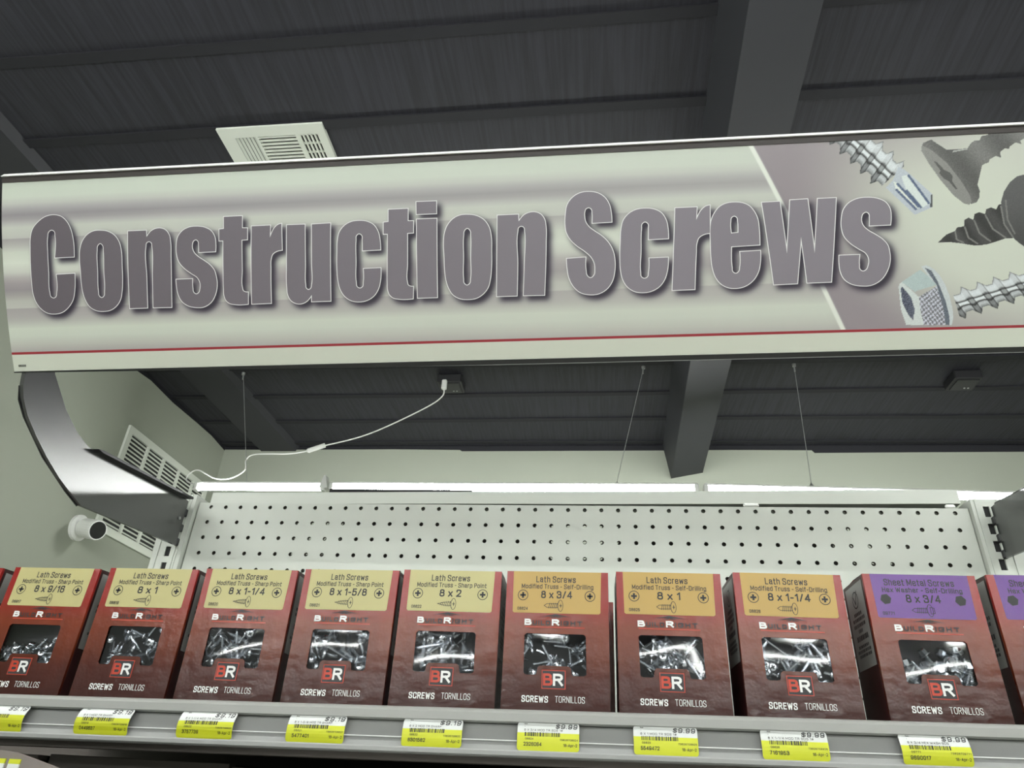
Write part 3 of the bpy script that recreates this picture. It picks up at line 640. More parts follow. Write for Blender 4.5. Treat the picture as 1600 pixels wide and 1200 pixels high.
def spline(pts, n=7):
    """closed outline through points; a third value marks a sharp corner"""
    o = []; N = len(pts)
    for i in range(N):
        p0, p1, p2, p3 = pts[i-1], pts[i], pts[(i+1) % N], pts[(i+2) % N]
        c1, c2 = len(p1) > 2, len(p2) > 2
        if c1 and c2: o.append((p1[0], p1[1])); continue
        d = math.hypot(p2[0]-p1[0], p2[1]-p1[1])
        def tan(a, b2, c, corner):
            if corner: return None
            la = math.hypot(b2[0]-a[0], b2[1]-a[1]) or 1; lb = math.hypot(c[0]-b2[0], c[1]-b2[1]) or 1
            tx = (b2[0]-a[0])/la*lb+(c[0]-b2[0])/lb*la; ty = (b2[1]-a[1])/la*lb+(c[1]-b2[1])/lb*la
            l = math.hypot(tx, ty) or 1; return (tx/l*d, ty/l*d)
        m1, m2 = tan(p0, p1, p2, c1), tan(p1, p2, p3, c2)
        ch = (p2[0]-p1[0], p2[1]-p1[1])
        if m1 is None: m1 = (1.5*ch[0]-.5*m2[0], 1.5*ch[1]-.5*m2[1])
        if m2 is None: m2 = (1.5*ch[0]-.5*m1[0], 1.5*ch[1]-.5*m1[1])
        for k in range(n):
            s = k/n; h00 = 2*s**3-3*s*s+1; h10 = s**3-2*s*s+s; h01 = -2*s**3+3*s*s; h11 = s**3-s*s
            o.append(tuple(h00*p1[j]+h10*m1[j]+h01*p2[j]+h11*m2[j] for j in (0, 1)))
    return o
OUT = [[[(x+x0, y) for x, y in spline(lp)] for lp in GLYPH[g]] for g, x0 in LETTERS]

def inpoly(x, y, poly):
    r = np.zeros(x.shape, bool); p = np.asarray([q[:2] for q in poly]); q = np.roll(p, 1, 0)
    for (xa, ya), (xb, yb) in zip(p, q):
        c = (ya > y) != (yb > y)
        if ya != yb: r ^= c & (x < (xb-xa)*(y-ya)/(yb-ya)+xa)
    return r
def sstep(a, b, x): t_ = np.clip((x-a)/(b-a), 0, 1); return t_*t_*(3-2*t_)

def print_colours(Ug, Vg):
    """the printed sheet, as picture tones: soft silver bands, grey-purple end field, product pictures, soft print behind the letters"""
    st = [(0, 203,208,195), (.775, 203,208,195), (.78, 150,42,52), (.885, 150,42,52), (.89, 170,167,166), (1.2, 186,187,180), (1.6, 200,206,195), (1.95, 203,209,197), (2.3, 180,180,175), (2.5, 172,169,168), (2.86, 165,160,161), (2.89, 188,188,182),
          (3.21, 184,185,178), (3.45, 165,162,160), (3.7, 150,143,147), (4.0, 160,153,156), (4.25, 177,173,172), (4.5, 201,203,195), (4.92, 214,219,208), (5.4, 203,208,197), (5.75, 178,177,174), (6.0, 163,159,160), (6.03, 188,188,184), (6.2, 192,194,187),
          (6.53, 195,198,190), (6.7, 180,180,178), (6.9, 157,153,156), (7.09, 147,142,147), (7.35, 166,164,166), (7.6, 189,191,185), (7.9, 200,207,196), (8.3, 198,206,194), (8.72, 186,192,182)]
    vs = [s[0] for s in st]; C = np.stack([np.interp(Vg, vs, [s[i] for s in st]) for i in (1, 2, 3)], -1)
    band = (Vg > .9)
    f = np.where(band, .32*np.clip(Ug/30, 0, 1), 0)[..., None]
    C = C*(1-f)+np.array([196, 200, 192])*f
    # end field beyond the slanted white line
    (ua, va), (ub, vb) = ART['diag']; dl = Ug-(ua+(ub-ua)*(Vg-va)/(vb-va))
    g = sstep(.25, 1.0, np.sqrt(((Ug-39.6)/4.6)**2+((Vg-4.6+.35*(Ug-39.6))/3.6)**2)*.62)
    g = np.maximum(g*(1-.75*sstep(37.5, 40, Ug)*sstep(5, 7, Vg)), 0)[..., None]
    field = np.array([203, 208, 196])*(1-g)+np.array([146, 138, 143])*g
    e = (sstep(-.04, .04, dl)*band)[..., None]; C = C*(1-e)+field*e
    wl = (sstep(-.17, -.10, dl)*(1-sstep(.02, .09, dl))*band)[..., None]; C = C*(1-wl)+np.array([224, 228, 220])*wl
    lit = np.random.default_rng(3); nz = lit.normal(0, 1, Ug.shape)
    def fill(poly, c, amp=0):
        k = inpoly(Ug, Vg, poly) & band; C[k] = np.array(c)+(nz[k]*amp)[:, None]; return k
    def shaft(a, b2, core, rise, pitch, ph0, smin=-3):
        a = np.array(a[:2]); b2 = np.array(b2[:2]); d = b2-a; ln_ = np.hypot(*d); d /= ln_; pn = np.array([-d[1], d[0]])
        s = (Ug-a[0])*d[0]+(Vg-a[1])*d[1]; t_ = (Ug-a[0])*pn[0]+(Vg-a[1])*pn[1]
        k0 = (s > smin) & (s < ln_) & band
        ph = (s/pitch+ph0+.22*t_/core) % 1.0; tri = np.clip(1-np.abs(ph-.5)*3.2, 0, 1)
        rad = core+rise*tri; k = k0 & (np.abs(t_) < rad); x = t_/rad
        tone = np.interp(x, [-1, -.85, -.62, -.42, -.36, -.29, -.24, -.18, .04, .09, .15, .22, .30, .6, .85, .95, 1], [105, 150, 196, 178, 66, 84, 150, 226, 226, 92, 84, 150, 212, 222, 214, 160, 120])
        low = x < .06
        tone = np.where(low & (tri > .35), tone*.70, tone)+np.where(~low & (tri > .35), -14, 0)+nz*6
        tone = tone-70*np.exp(-((ph-.34)/.035)**2)*(x < .2)-52*np.exp(-((ph-.66)/.03)**2)
        tone = np.clip(tone, 40, 230)
        C[k] = np.stack([tone*.975, tone*1.0, tone*1.015], -1)[k]
    a = ART['ax1']; shaft((a[0][0]-(a[1][0]-a[0][0])*.0, a[0][1]), a[1], .50, .27, .56, .1)
    fill(ART['drill'], (186, 194, 202), 5); fill(ART['fl2'], (214, 222, 220), 4); fill(ART['fl1'], (220, 226, 220), 3); fill(ART['fl3'], (70, 74, 78), 3)
    for q in ('fl1', 'fl2'):
        p = ART[q]
        for w, sgn in ((.03, 1),):
            for (p0, p1) in ((p[-1], p[-2]), (p[1], p[2])):
                dx, dy = p1[0]-p0[0], p1[1]-p0[1]; l = math.hypot(dx, dy); nx, ny = -dy/l*.045, dx/l*.045
                fill([(p0[0]-nx, p0[1]-ny), (p1[0]-nx, p1[1]-ny), (p1[0]+nx, p1[1]+ny), (p0[0]+nx, p0[1]+ny)], (92, 106, 134), 14)
    k = inpoly(Ug, Vg, ART['csk']) & band; sh_ = 104+16*np.sin(Ug*3.1+Vg*2.2)+nz*7; C[k] = np.stack([sh_, sh_, sh_*.985], -1)[k]
    fill(ART['cskhl'], (170, 172, 168), 3); fill(ART['cskface'], (137, 137, 134), 4); fill(ART['cskx'], (88, 88, 87), 4)
    k = inpoly(Ug, Vg, ART['shp']) & band; sh_ = 64+10*np.sin((Ug*.8+Vg*.5)*9.5)+nz*5; C[k] = np.stack([sh_, sh_, sh_], -1)[k]
    k = inpoly(Ug, Vg, ART['shphead']) & band; sh_ = 66+26*sstep(3.2, 6.4, Vg)+nz*3; C[k] = np.stack([sh_, sh_, sh_*1.01], -1)[k]
    for p0, p1 in ART['thr']:
        mid = ((p0[0]+p1[0])/2-.10, (p0[1]+p1[1])/2-.10)
        for q0, q1 in ((p0, mid), (mid, p1)):
            dx, dy = q1[0]-q0[0], q1[1]-q0[1]; l = math.hypot(dx, dy) or 1; nx, ny = -dy/l*.03, dx/l*.03
            fill([(q0[0]-nx, q0[1]-ny), (q1[0]-nx, q1[1]-ny), (q1[0]+nx, q1[1]+ny), (q0[0]+nx, q0[1]+ny)], (122, 122, 120), 6)
    a = ART['ax4']; shaft(a[0], (a[1][0]+6, a[1][1]+6*(a[1][1]-a[0][1])/(a[1][0]-a[0][0])), .40, .26, .60, .55, 0)
    fill(ART['flange'], (196, 203, 205), 6); fill(ART['flange2'], (96, 104, 116), 14); fill(ART['htop'], (176, 192, 192), 4)
    k = inpoly(Ug, Vg, ART['hside']) & band; w = np.where(np.sin(Ug*38)*np.sin(Vg*31+Ug*9)+nz*.35 > .1, 206, 118); C[k] = np.stack([w*.97, w*.98, w*1.04], -1)[k]
    fill(ART['hend'], (205, 212, 211), 5); fill(ART['hend2'], (82, 88, 104), 20)
    # soft dark print behind the lettering
    h = .03; nu, nv = int((40-(-1.8))/h), int(9/h); mu, mv = np.meshgrid(-1.8+h*np.arange(nu), h*np.arange(nv), indexing='ij'); mask = np.zeros((nu, nv))
    for loops in OUT:
        x0 = min(p[0] for l in loops for p in l); x1 = max(p[0] for l in loops for p in l); i0, i1 = int((x0+1.8)/h)-1, int((x1+1.8)/h)+2
        k = np.zeros((i1-i0, nv), bool)
        for l in loops: k ^= inpoly(mu[i0:i1], mv[i0:i1], l)
        mask[i0:i1][k] = 1
    sg = .115/h; ker = np.exp(-.5*(np.arange(-14, 15)/sg)**2); ker /= ker.sum()
    for ax in (0, 1): mask = np.apply_along_axis(lambda r: np.convolve(r, ker, 'same'), ax, mask)
    def samp(du, dv):
        iu = np.clip((Ug-du+1.8)/h, 0, nu-1.001); iv = np.clip((Vg-dv)/h, 0, nv-1.001); a0, b0 = iu.astype(int), iv.astype(int); fu, fv = iu-a0, iv-b0
        return mask[a0, b0]*(1-fu)*(1-fv)+mask[a0+1, b0]*fu*(1-fv)+mask[a0, b0+1]*(1-fu)*fv+mask[a0+1, b0+1]*fu*fv
    s_ = np.clip(samp(.17, -.17)*1.15, 0, 1)*.93*(Ug < 39)
    s_ = s_[..., None]; C = C*(1-s_)+np.array([44, 38, 52])*s_
    return np.clip(C, 0, 235)

ug = np.concatenate([np.arange(SU0, 31, .06), np.arange(31, 38, .03), np.arange(38, 43.8, .018), np.arange(43.8, SU1, .06), [SU1]])
vg = np.unique(np.concatenate([np.arange(0, SV1, .021), [.775, .78, .885, .89, SV1]]))
Ug, Vg = np.meshgrid(ug, vg, indexing='ij')
Yg, Zg = sign_yz(Ug, Vg)
co = np.stack([(Ug-SO[0])*U, (Yg-SO[1])*U, (Zg-SO[2])*U], -1).reshape(-1, 3)
nu, nv = Ug.shape; idx = np.arange(nu*nv).reshape(nu, nv)
fc = np.stack([idx[:-1, :-1], idx[1:, :-1], idx[1:, 1:], idx[:-1, 1:]], -1).reshape(-1, 4)
me = bpy.data.meshes.new('printed_sheet')
me.vertices.add(len(co)); me.vertices.foreach_set('co', co.ravel())
me.loops.add(fc.size); me.loops.foreach_set('vertex_index', fc.ravel())
me.polygons.add(len(fc)); me.polygons.foreach_set('loop_start', np.arange(0, fc.size, 4)); me.polygons.foreach_set('loop_total', np.full(len(fc), 4))
me.polygons.foreach_set('use_smooth', np.ones(len(fc), bool)); me.update()
SIGN_REF = 214.0
cc = lin(print_colours(Ug, Vg))/float(lin(SIGN_REF))*.80
ca = me.color_attributes.new('print', 'FLOAT_COLOR', 'POINT'); ca.data.foreach_set('color', np.concatenate([cc.reshape(-1, 3), np.ones((nu*nv, 1))], 1).ravel())
M['sheet'] = mat('printed_plastic_sheet', (.8, .8, .8), 0.38)
nt = M['sheet'].node_tree; an = nt.nodes.new('ShaderNodeVertexColor'); an.layer_name = 'print'; nt.links.new(an.outputs[0], nt.nodes['Principled BSDF'].inputs['Base Color'])
me.materials.append(M['sheet'])
ps = bpy.data.objects.new('printed_sheet', me); col.objects.link(ps); ps.parent = sign

def sign_mesh(loops_list, off, mi, mb):
    """filled outlines laid on the bowed sheet"""
    import bmesh
    for loops, o_ in loops_list:
        cu = bpy.data.curves.new('outline', 'CURVE'); cu.dimensions = '2D'; cu.fill_mode = 'BOTH'; cu.offset = o_
        for lp in loops:
            sp = cu.splines.new('POLY'); sp.points.add(len(lp)-1); sp.use_cyclic_u = True
            for q, (x, y) in zip(sp.points, lp): q.co = (x, y, 0, 1)
        ob = bpy.data.objects.new('outline', cu); m_ = ob.to_mesh(); bm = bmesh.new(); bm.from_mesh(m_); ob.to_mesh_clear()
        bpy.data.objects.remove(ob); bpy.data.curves.remove(cu)
        for vv in np.arange(2.4, 7.3, .3):
            bmesh.ops.bisect_plane(bm, geom=bm.verts[:]+bm.edges[:]+bm.faces[:], plane_co=(0, float(vv), 0), plane_no=(0, 1, 0))
        bm.verts.ensure_lookup_table(); bm.verts.index_update()
        xy = np.array([(v.co.x, v.co.y) for v in bm.verts]); y, z = sign_yz(xy[:, 0], xy[:, 1], off)
        mb.add([(a-SO[0], b2-SO[1], c-SO[2]) for a, b2, c in zip(xy[:, 0], y, z)], [tuple(v.index for v in (f.verts if f.normal.z > 0 else reversed(f.verts))) for f in bm.faces], mi)
        bm.free()
M['let'] = mat('grey_letter_print', L(128, 124, 128), 0.38)
nt = M['let'].node_tree; tc = nt.nodes.new('ShaderNodeTexCoord'); sx = nt.nodes.new('ShaderNodeSeparateXYZ'); mr = nt.nodes.new('ShaderNodeMapRange'); rp = nt.nodes.new('ShaderNodeValToRGB')
mr.inputs['From Min'].default_value = -24*U; mr.inputs['From Max'].default_value = 4*U
def A_(r, g, b_): return tuple(float(x) for x in lin((r, g, b_))/float(lin(SIGN_REF))*.80)
rp.color_ramp.elements[0].color = (*A_(98, 91, 98), 1); rp.color_ramp.elements[1].color = (*A_(133, 127, 136), 1)
nt.links.new(tc.outputs['Object'], sx.inputs[0]); nt.links.new(sx.outputs[0], mr.inputs[0]); nt.links.new(mr.outputs[0], rp.inputs[0]); nt.links.new(rp.outputs[0], nt.nodes['Principled BSDF'].inputs['Base Color'])
M['letw'] = mat('white_letter_outline', A_(226, 226, 226), 0.38)
mb = MB()
sign_mesh([(l, .0) for l in OUT], .004, 1, mb)
sign_mesh([(l, -.033) for l in OUT], .008, 0, mb)
mb.build('lettering', [M['let'], M['letw']], sign)

def srows(profile, mi=0):
    """strip following the sign: profile of (v, off) pairs swept along the aisle"""
    m = MB(); us = np.linspace(SU0, SU1, 14); n = len(profile); vs = []
    for u in us:
        for v, o_ in profile:
            y, z = sign_yz(u, v, o_); vs.append((u-SO[0], float(y)-SO[1], float(z)-SO[2]))
    fs = [(i*n+k, i*n+(k+1) % n, (i+1)*n+(k+1) % n, (i+1)*n+k) for i in range(len(us)-1) for k in range(n)]
    fs += [tuple(range(n))[::-1], tuple((len(us)-1)*n+k for k in range(n))]
    m.add(vs, fs, mi); return m
srows([(8.58, .03), (8.58, -.1), (8.84, -.1), (8.84, .03)]).build('edge_strip', M['trim_shade'], sign)  # rail shadow and print below the top trim, put in as a dark strip
srows([(8.845, .13), (8.845, -.25), (9.02, -.25), (9.02, -.07)]).build('top_trim', M['trimw'], sign)
srows([(-.02, .03), (-.02, -.2), (-.20, -.2), (-.24, .03)]).build('bottom_trim', M['trimk'], sign)
srows([(-.205, .035), (-.205, -.1), (-.235, -.1), (-.235, .04)]).build('bottom_bead', M['trimg'], sign)
srows([(0, -.02), (0, -.08), (8.75, -.08), (8.75, -.02)]).build('backing', M['plastic'], sign)
m = MB()
def sput(a, b2):
    y, z = sign_yz(a, b2, .006); return (a-SO[0], float(y)-SO[1], float(z)-SO[2])
m.text('98006', -1.35, .26, .10, sput, width=.36, bold=.2); m.build('code_print', M['ink'], sign)

# ---------------------------------------------------------------- brackets that carry the sign
def bracket(x, side, label):
    t = thing('sign_bracket', label, 'bracket', (x, -1, -1.0), 'curved brackets holding the sign')
    back = lambda v, o_: tuple(float(q) for q in sign_yz(x, v, o_))
    OUTL = [back(8.4, -.34), back(6.5, -.34), back(4.5, -.34), back(2.5, -.34), back(.7, -.34), (-15.72, .02), (-15.4, -.52), (-14.78, -1.12), (-13.77, -1.77), (-12.83, -2.28), (-11.59, -2.85), (-10.67, -3.16)]
    INN = [(-9.95, -.72), (-10.6, -.66), (-11.62, -.37), (-12.82, .26), (-14.29, 1.42), (-15.4, 3.0), (-16.7, 4.9), (-17.8, 6.6), (-18.6, 7.7)]
    loc = (x, -1, -1.0)
    d = .09
    m = MB(); m.prism(OUTL+[(-9.55, -3.51), (-.62, -2.72), (-.62, .14), (-1.15, .17), (-4.40, -.17)]+INN, x-d, x+d); rel(m, loc).build('arm', M['gloss'], t)
    m = MB(); xa, xb = sorted((x, x+side*.55))
    m.prism([(-10.3, -.70), (-9.9, -.60), (-.9, .30), (-.9, .18), (-9.9, -.74)], xa, xb); rel(m, loc).build('flange', M['black'], t)
    m = MB(); xa, xb = sorted((x-side*.1, x-side*.15)); m.prism([(-15.70, -.02), (-15.42, -.6), (-14.78, -1.16), (-12.83, -2.32), (-10.67, -3.2), (-9.55, -3.55), (-9.55, -3.47), (-10.67, -3.12), (-12.83, -2.22), (-14.78, -1.06), (-15.36, -.5), (-15.64, .0)], xa, xb)
    rel(m, loc).build('rear_rim', M['black'], t)
    for z in (-.4, -1.4, -2.3):
        m = MB(); m.box(x-.12, x+.12+.2*0, -.66, -.1, z-.42, z+.05, bev=.05); rel(m, loc).build('hook', M['black'], t)
    m = MB(); m.tube([(x+side*.08, -1.1, -1.15), (x+side*.16, -1.1, -1.15)], .10, 10); rel(m, loc).build('rivet', M['wire'], t)
    return t
bracket(-1.35, 1, 'curved steel sign bracket at the left upright')
bracket(46.75, 1, 'curved steel sign bracket at the right picture edge')
# ---------------------------------------------------------------- screw boxes
BW, BH, BD = 3.42, 4.36, 2.05
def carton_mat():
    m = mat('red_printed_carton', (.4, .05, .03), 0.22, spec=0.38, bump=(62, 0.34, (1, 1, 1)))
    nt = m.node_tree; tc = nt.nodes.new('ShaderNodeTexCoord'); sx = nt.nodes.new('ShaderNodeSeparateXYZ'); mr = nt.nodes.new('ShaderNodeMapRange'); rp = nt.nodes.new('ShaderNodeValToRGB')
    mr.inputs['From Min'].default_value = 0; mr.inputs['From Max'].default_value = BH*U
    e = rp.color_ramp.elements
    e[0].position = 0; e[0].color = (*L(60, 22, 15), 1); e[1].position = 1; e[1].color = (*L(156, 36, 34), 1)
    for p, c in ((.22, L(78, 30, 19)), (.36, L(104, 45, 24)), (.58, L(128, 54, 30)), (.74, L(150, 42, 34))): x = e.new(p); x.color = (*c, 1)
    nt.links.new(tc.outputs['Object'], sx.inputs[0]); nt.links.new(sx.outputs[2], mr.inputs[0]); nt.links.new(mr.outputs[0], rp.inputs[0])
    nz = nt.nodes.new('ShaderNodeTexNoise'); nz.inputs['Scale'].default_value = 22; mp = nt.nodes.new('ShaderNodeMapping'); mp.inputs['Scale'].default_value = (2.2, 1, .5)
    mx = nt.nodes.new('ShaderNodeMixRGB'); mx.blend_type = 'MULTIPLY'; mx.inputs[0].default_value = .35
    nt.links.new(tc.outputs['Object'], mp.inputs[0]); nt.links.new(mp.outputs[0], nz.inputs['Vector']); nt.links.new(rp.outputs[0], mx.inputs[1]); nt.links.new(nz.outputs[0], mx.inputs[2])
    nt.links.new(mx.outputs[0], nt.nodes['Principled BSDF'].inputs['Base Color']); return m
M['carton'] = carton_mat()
M['cside'] = mat('dark_carton_side', L(52, 18, 18), 0.4)
M['cin'] = mat('grey_carton_inside', (0.06, 0.06, 0.065), 0.7)
M['lab_khaki'] = mat('khaki_label', L(184, 176, 121), 0.36, bump=(45, 0.12, (1, 1, 1)))
M['lab_gold'] = mat('gold_label', L(180, 148, 76), 0.36, bump=(45, 0.12, (1, 1, 1)))
M['lab_purple'] = mat('purple_label', L(92, 42, 130), 0.30, bump=(50, 0.2, (1, 1, 1)))
M['lab_grey'] = mat('grey_side_label', L(150, 150, 146), 0.45)
M['inkb'] = mat('dark_label_ink', (0.02, 0.02, 0.022), 0.45)
M['inkg'] = mat('charcoal_brand_ink', L(22, 14, 14), 0.45)
M['inkw'] = mat('white_print', (0.80, 0.80, 0.78), 0.35)
M['inkr'] = mat('orange_red_print', L(186, 54, 26), 0.35)
M['inkgl'] = mat('grey_purple_ink', L(120, 104, 128), 0.4)
M['zinc'] = mat('zinc_plated_steel', (0.64, 0.67, 0.71), 0.24, 1.0)
def film_mat():
    m = bpy.data.materials.new('clear_window_film'); m.use_nodes = True; nt = m.node_tree; nt.nodes.clear()
    o = nt.nodes.new('ShaderNodeOutputMaterial'); mx = nt.nodes.new('ShaderNodeMixShader'); tr = nt.nodes.new('ShaderNodeBsdfTransparent'); gl_ = nt.nodes.new('ShaderNodeBsdfGlossy')
    gl_.inputs['Roughness'].default_value = .05; tr.inputs[0].default_value = (.93, .94, .95, 1); fr = nt.nodes.new('ShaderNodeFresnel'); fr.inputs[0].default_value = 1.55
    nt.links.new(fr.outputs[0], mx.inputs[0]); nt.links.new(tr.outputs[0], mx.inputs[1]); nt.links.new(gl_.outputs[0], mx.inputs[2]); nt.links.new(mx.outputs[0], o.inputs[0]); return m
M['film'] = film_mat()

HOLE = [(.68, 1.12), (.75, 1.06), (1.06, 1.06), (1.10, 1.10), (1.13, 1.28), (1.20, 1.34), (2.12, 1.34), (2.19, 1.28), (2.22, 1.10), (2.26, 1.06), (2.62, 1.06), (2.69, 1.12), (2.67, 2.27), (2.60, 2.33), (.74, 2.33), (.67, 2.27)]
def fbox(a, c): return (a-BW/2, 0, c)
def put_at(off): return lambda a, c: (a-BW/2, -off, c)
def carton_mesh():
    """front panel with a real window cut in it, sides, back and a folded top flap"""
    cu = bpy.data.curves.new('panel', 'CURVE'); cu.dimensions = '2D'; cu.fill_mode = 'BOTH'
    r = .05
    for lp in ([(0, 0), (BW, 0), (BW, BH), (0, BH)], HOLE):
        sp = cu.splines.new('POLY'); sp.points.add(len(lp)-1); sp.use_cyclic_u = True
        for q, (x, y) in zip(sp.points, lp): q.co = (x, y, 0, 1)
    ob = bpy.data.objects.new('panel', cu); me = ob.to_mesh(); vs = [(v.co.x, v.co.y) for v in me.vertices]; fs = [tuple(p.vertices) for p in me.polygons]
    ob.to_mesh_clear(); bpy.data.objects.remove(ob); bpy.data.curves.remove(cu)
    m = MB(); m.add([fbox(*p) for p in vs], fs, 0); m.add([(x-BW/2, .03, z) for x, z in vs], [f[::-1] for f in fs], 2)
    n = len(HOLE); m.add([(x-BW/2, 0, z) for x, z in HOLE]+[(x-BW/2, .03, z) for x, z in HOLE], [(i, (i+1) % n, n+(i+1) % n, n+i) for i in range(n)], 0)
    h = BW/2
    m.quad((h, 0, 0), (h, BD, 0), (h, BD, BH), (h, 0, BH), 1); m.quad((-h, BD, 0), (-h, 0, 0), (-h, 0, BH), (-h, BD, BH), 1)
    m.quad((h, BD, 0), (-h, BD, 0), (-h, BD, BH), (h, BD, BH), 1); m.quad((-h, 0, 0), (-h, BD, 0), (h, BD, 0), (h, 0, 0), 1)
    t_ = .03; m.add([(-h, 0, BH), (h, 0, BH), (h, BD, BH-.05), (-h, BD, BH-.05), (-h, .9, BH+.03), (h, .9, BH+.03)], [(0, 1, 5, 4), (4, 5, 2, 3)], 0)
    # liner, seen through the window
    m.quad((-h+t_, .9, .02), (h-t_, .9, .02), (h-t_, .9, BH-.1), (-h+t_, .9, BH-.1), 2); m.quad((-h+t_, .03, .02), (-h+t_, BD-t_, .02), (-h+t_, BD-t_, BH-.1), (-h+t_, .03, BH-.1), 2)
    m.quad((h-t_, .03, .02), (h-t_, .03, BH-.1), (h-t_, BD-t_, BH-.1), (h-t_, BD-t_, .02), 2)
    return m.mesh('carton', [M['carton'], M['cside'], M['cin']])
ME_CARTON = carton_mesh()
def edge_mesh(side):
    m = MB(); h = BW/2*side
    m.add([(h, 0, 0), (h+.003*side, .10, 0), (h+.003*side, .10, BH), (h, 0, BH)], [(0, 1, 2, 3)] if side > 0 else [(3, 2, 1, 0)], 0)
    return m.mesh('edge_stripe', [M['carton']])
def side_label_mesh(side):
    m = MB(); x = (BW/2+.006)*side
    f = (lambda y, z: (x, y, z)); w0, w1 = .22, 1.86
    q = [f(w0, 1.62), f(w1, 1.62), f(w1, BH-.12), f(w0, BH-.12)]
    m.add(q, [(0, 1, 2, 3)] if side > 0 else [(3, 2, 1, 0)], 0)
    x = (BW/2+.010)*side; r2 = random.Random(5)
    f2 = (lambda a, c: (x, (w0+a) if side > 0 else (w1-a), c))
    rows_ = [(3.25, .11, .7), (3.08, .11, 1.1), (2.90, .11, 1.1), (2.72, .11, .4), (2.48, .16, .95), (2.26, .09, .9), (2.12, .09, 1.2), (1.98, .09, 1.0)]
    for z, hh, ww in rows_:
        a = .82-ww/2
        while a < .82+ww/2:
            l = r2.uniform(.05, .13); m.add([f2(a, z), f2(a+l, z), f2(a+l, z+hh), f2(a, z+hh)], [(0, 1, 2, 3)] if side > 0 else [(0, 1, 2, 3)], 1); a += l+.035
    m.line([(.82+.26*math.cos(k*.5236), 3.75+.26*math.sin(k*.5236)) for k in range(12)], .04, f2, 1, True); m.line([(.66, 3.85), (.80, 3.62), (1.02, 4.0)], .05, f2, 1)
    m.text('B', .75, 1.2, .16, f2, 2); m.text('R', .95, 1.2, .16, f2, 2); m.text('SCREWS', .8, .85, .12, f2, 2)
    return m.mesh('side_label', [M['lab_grey'], M['inkb'], M['inkg']])
ME_SIDE = {s: side_label_mesh(s) for s in (-1, 1)}; ME_EDGE = {s: edge_mesh(s) for s in (-1, 1)}
def brand_mesh():
    m = MB(); p = put_at(.006)
    x = .66
    m.text('B', x, 2.685, .20, p, 0, width=.22, bold=.22, align='L')
    m.text('UILD', .93, 2.665, .145, p, 1, width=.57, bold=.22, align='L')
    m.text('R', 1.56, 2.69, .20, p, 0, width=.24, bold=.22, align='L')
    m.text('IGHT', 1.85, 2.67, .145, p, 1, width=.70, bold=.22, align='L')
    for q in ([(1.19, 2.86), (1.68, 2.955), (1.68, 2.90)], [(1.68, 2.955), (2.19, 2.86), (1.68, 2.90)], [(1.45, 2.84), (1.68, 2.90), (1.66, 2.85)], [(1.68, 2.90), (1.95, 2.84), (1.7, 2.85)]):
        m.add([p(*c) for c in q], [(0, 1, 2) if (q[1][0]-q[0][0])*(q[2][1]-q[0][1])-(q[2][0]-q[0][0])*(q[1][1]-q[0][1]) > 0 else (0, 2, 1)], 1)
    m.add([p(.68, 2.515), p(2.64, 2.515), p(2.64, 2.545), p(.68, 2.545)], [(0, 1, 2, 3)], 2)
    return m.mesh('brand_print', [M['inkw'], M['inkg'], M['inkr']])
def emblem_mesh():
    m = MB(); p = put_at(.006); p2 = put_at(.010); p3 = put_at(.014)
    m.add([p(1.27, .655), p(2.03, .655), p(2.03, 1.215), p(1.27, 1.215)], [(0, 1, 2, 3)], 0); m.add([p2(1.295, .68), p2(2.005, .68), p2(2.005, 1.19), p2(1.295, 1.19)], [(0, 1, 2, 3)], 1)
    m.text('B', 1.33, .93, .36, p3, 0, width=.27, bold=.17, align='L'); m.text('R', 1.645, .93, .36, p3, 2, width=.29, bold=.17, align='L')
    return m.mesh('emblem', [M['inkr'], M['inkb'], M['inkw']])
def caption_mesh():
    m = MB(); p = put_at(.006)
    m.text('SCREWS', .66, .35, .19, p, 0, width=.82, bold=.17, align='L'); m.text('TORNILLOS', 1.71, .365, .185, p, 0, width=.92, bold=.09, align='L')
    return m.mesh('caption_print', [M['inkw']])
ME_BRAND, ME_EMBLEM, ME_CAPTION = brand_mesh(), emblem_mesh(), caption_mesh()
def film_mesh(seed):
    """slightly buckled clear film behind the window"""
    r2 = random.Random(seed); a1, a2, a3 = [r2.uniform(-1, 1) for _ in range(3)]; m = MB(); nx, nz = 28, 20; vs = []
    for i in range(nx+1):
        for j in range(nz+1):
            x = .5+i*2.36/nx; z = .95+j*1.5/nz
            s, q = i/nx, j/nz
            y = .055-.004*math.sin(math.pi*s)*math.sin(math.pi*q)+.0015*math.sin(7*s+3*a1+2.2*q)*(1+.4*a2)+(.0026+.0012*a2)*math.sin(5.0*q+2*a3+4.0*s*a1)
            vs.append((x-BW/2, y, z))
    m.add(vs, [(i*(nz+1)+j, (i+1)*(nz+1)+j, (i+1)*(nz+1)+j+1, i*(nz+1)+j+1) for i in range(nx) for j in range(nz)]); return m.mesh('window_film', [M['film']], True)
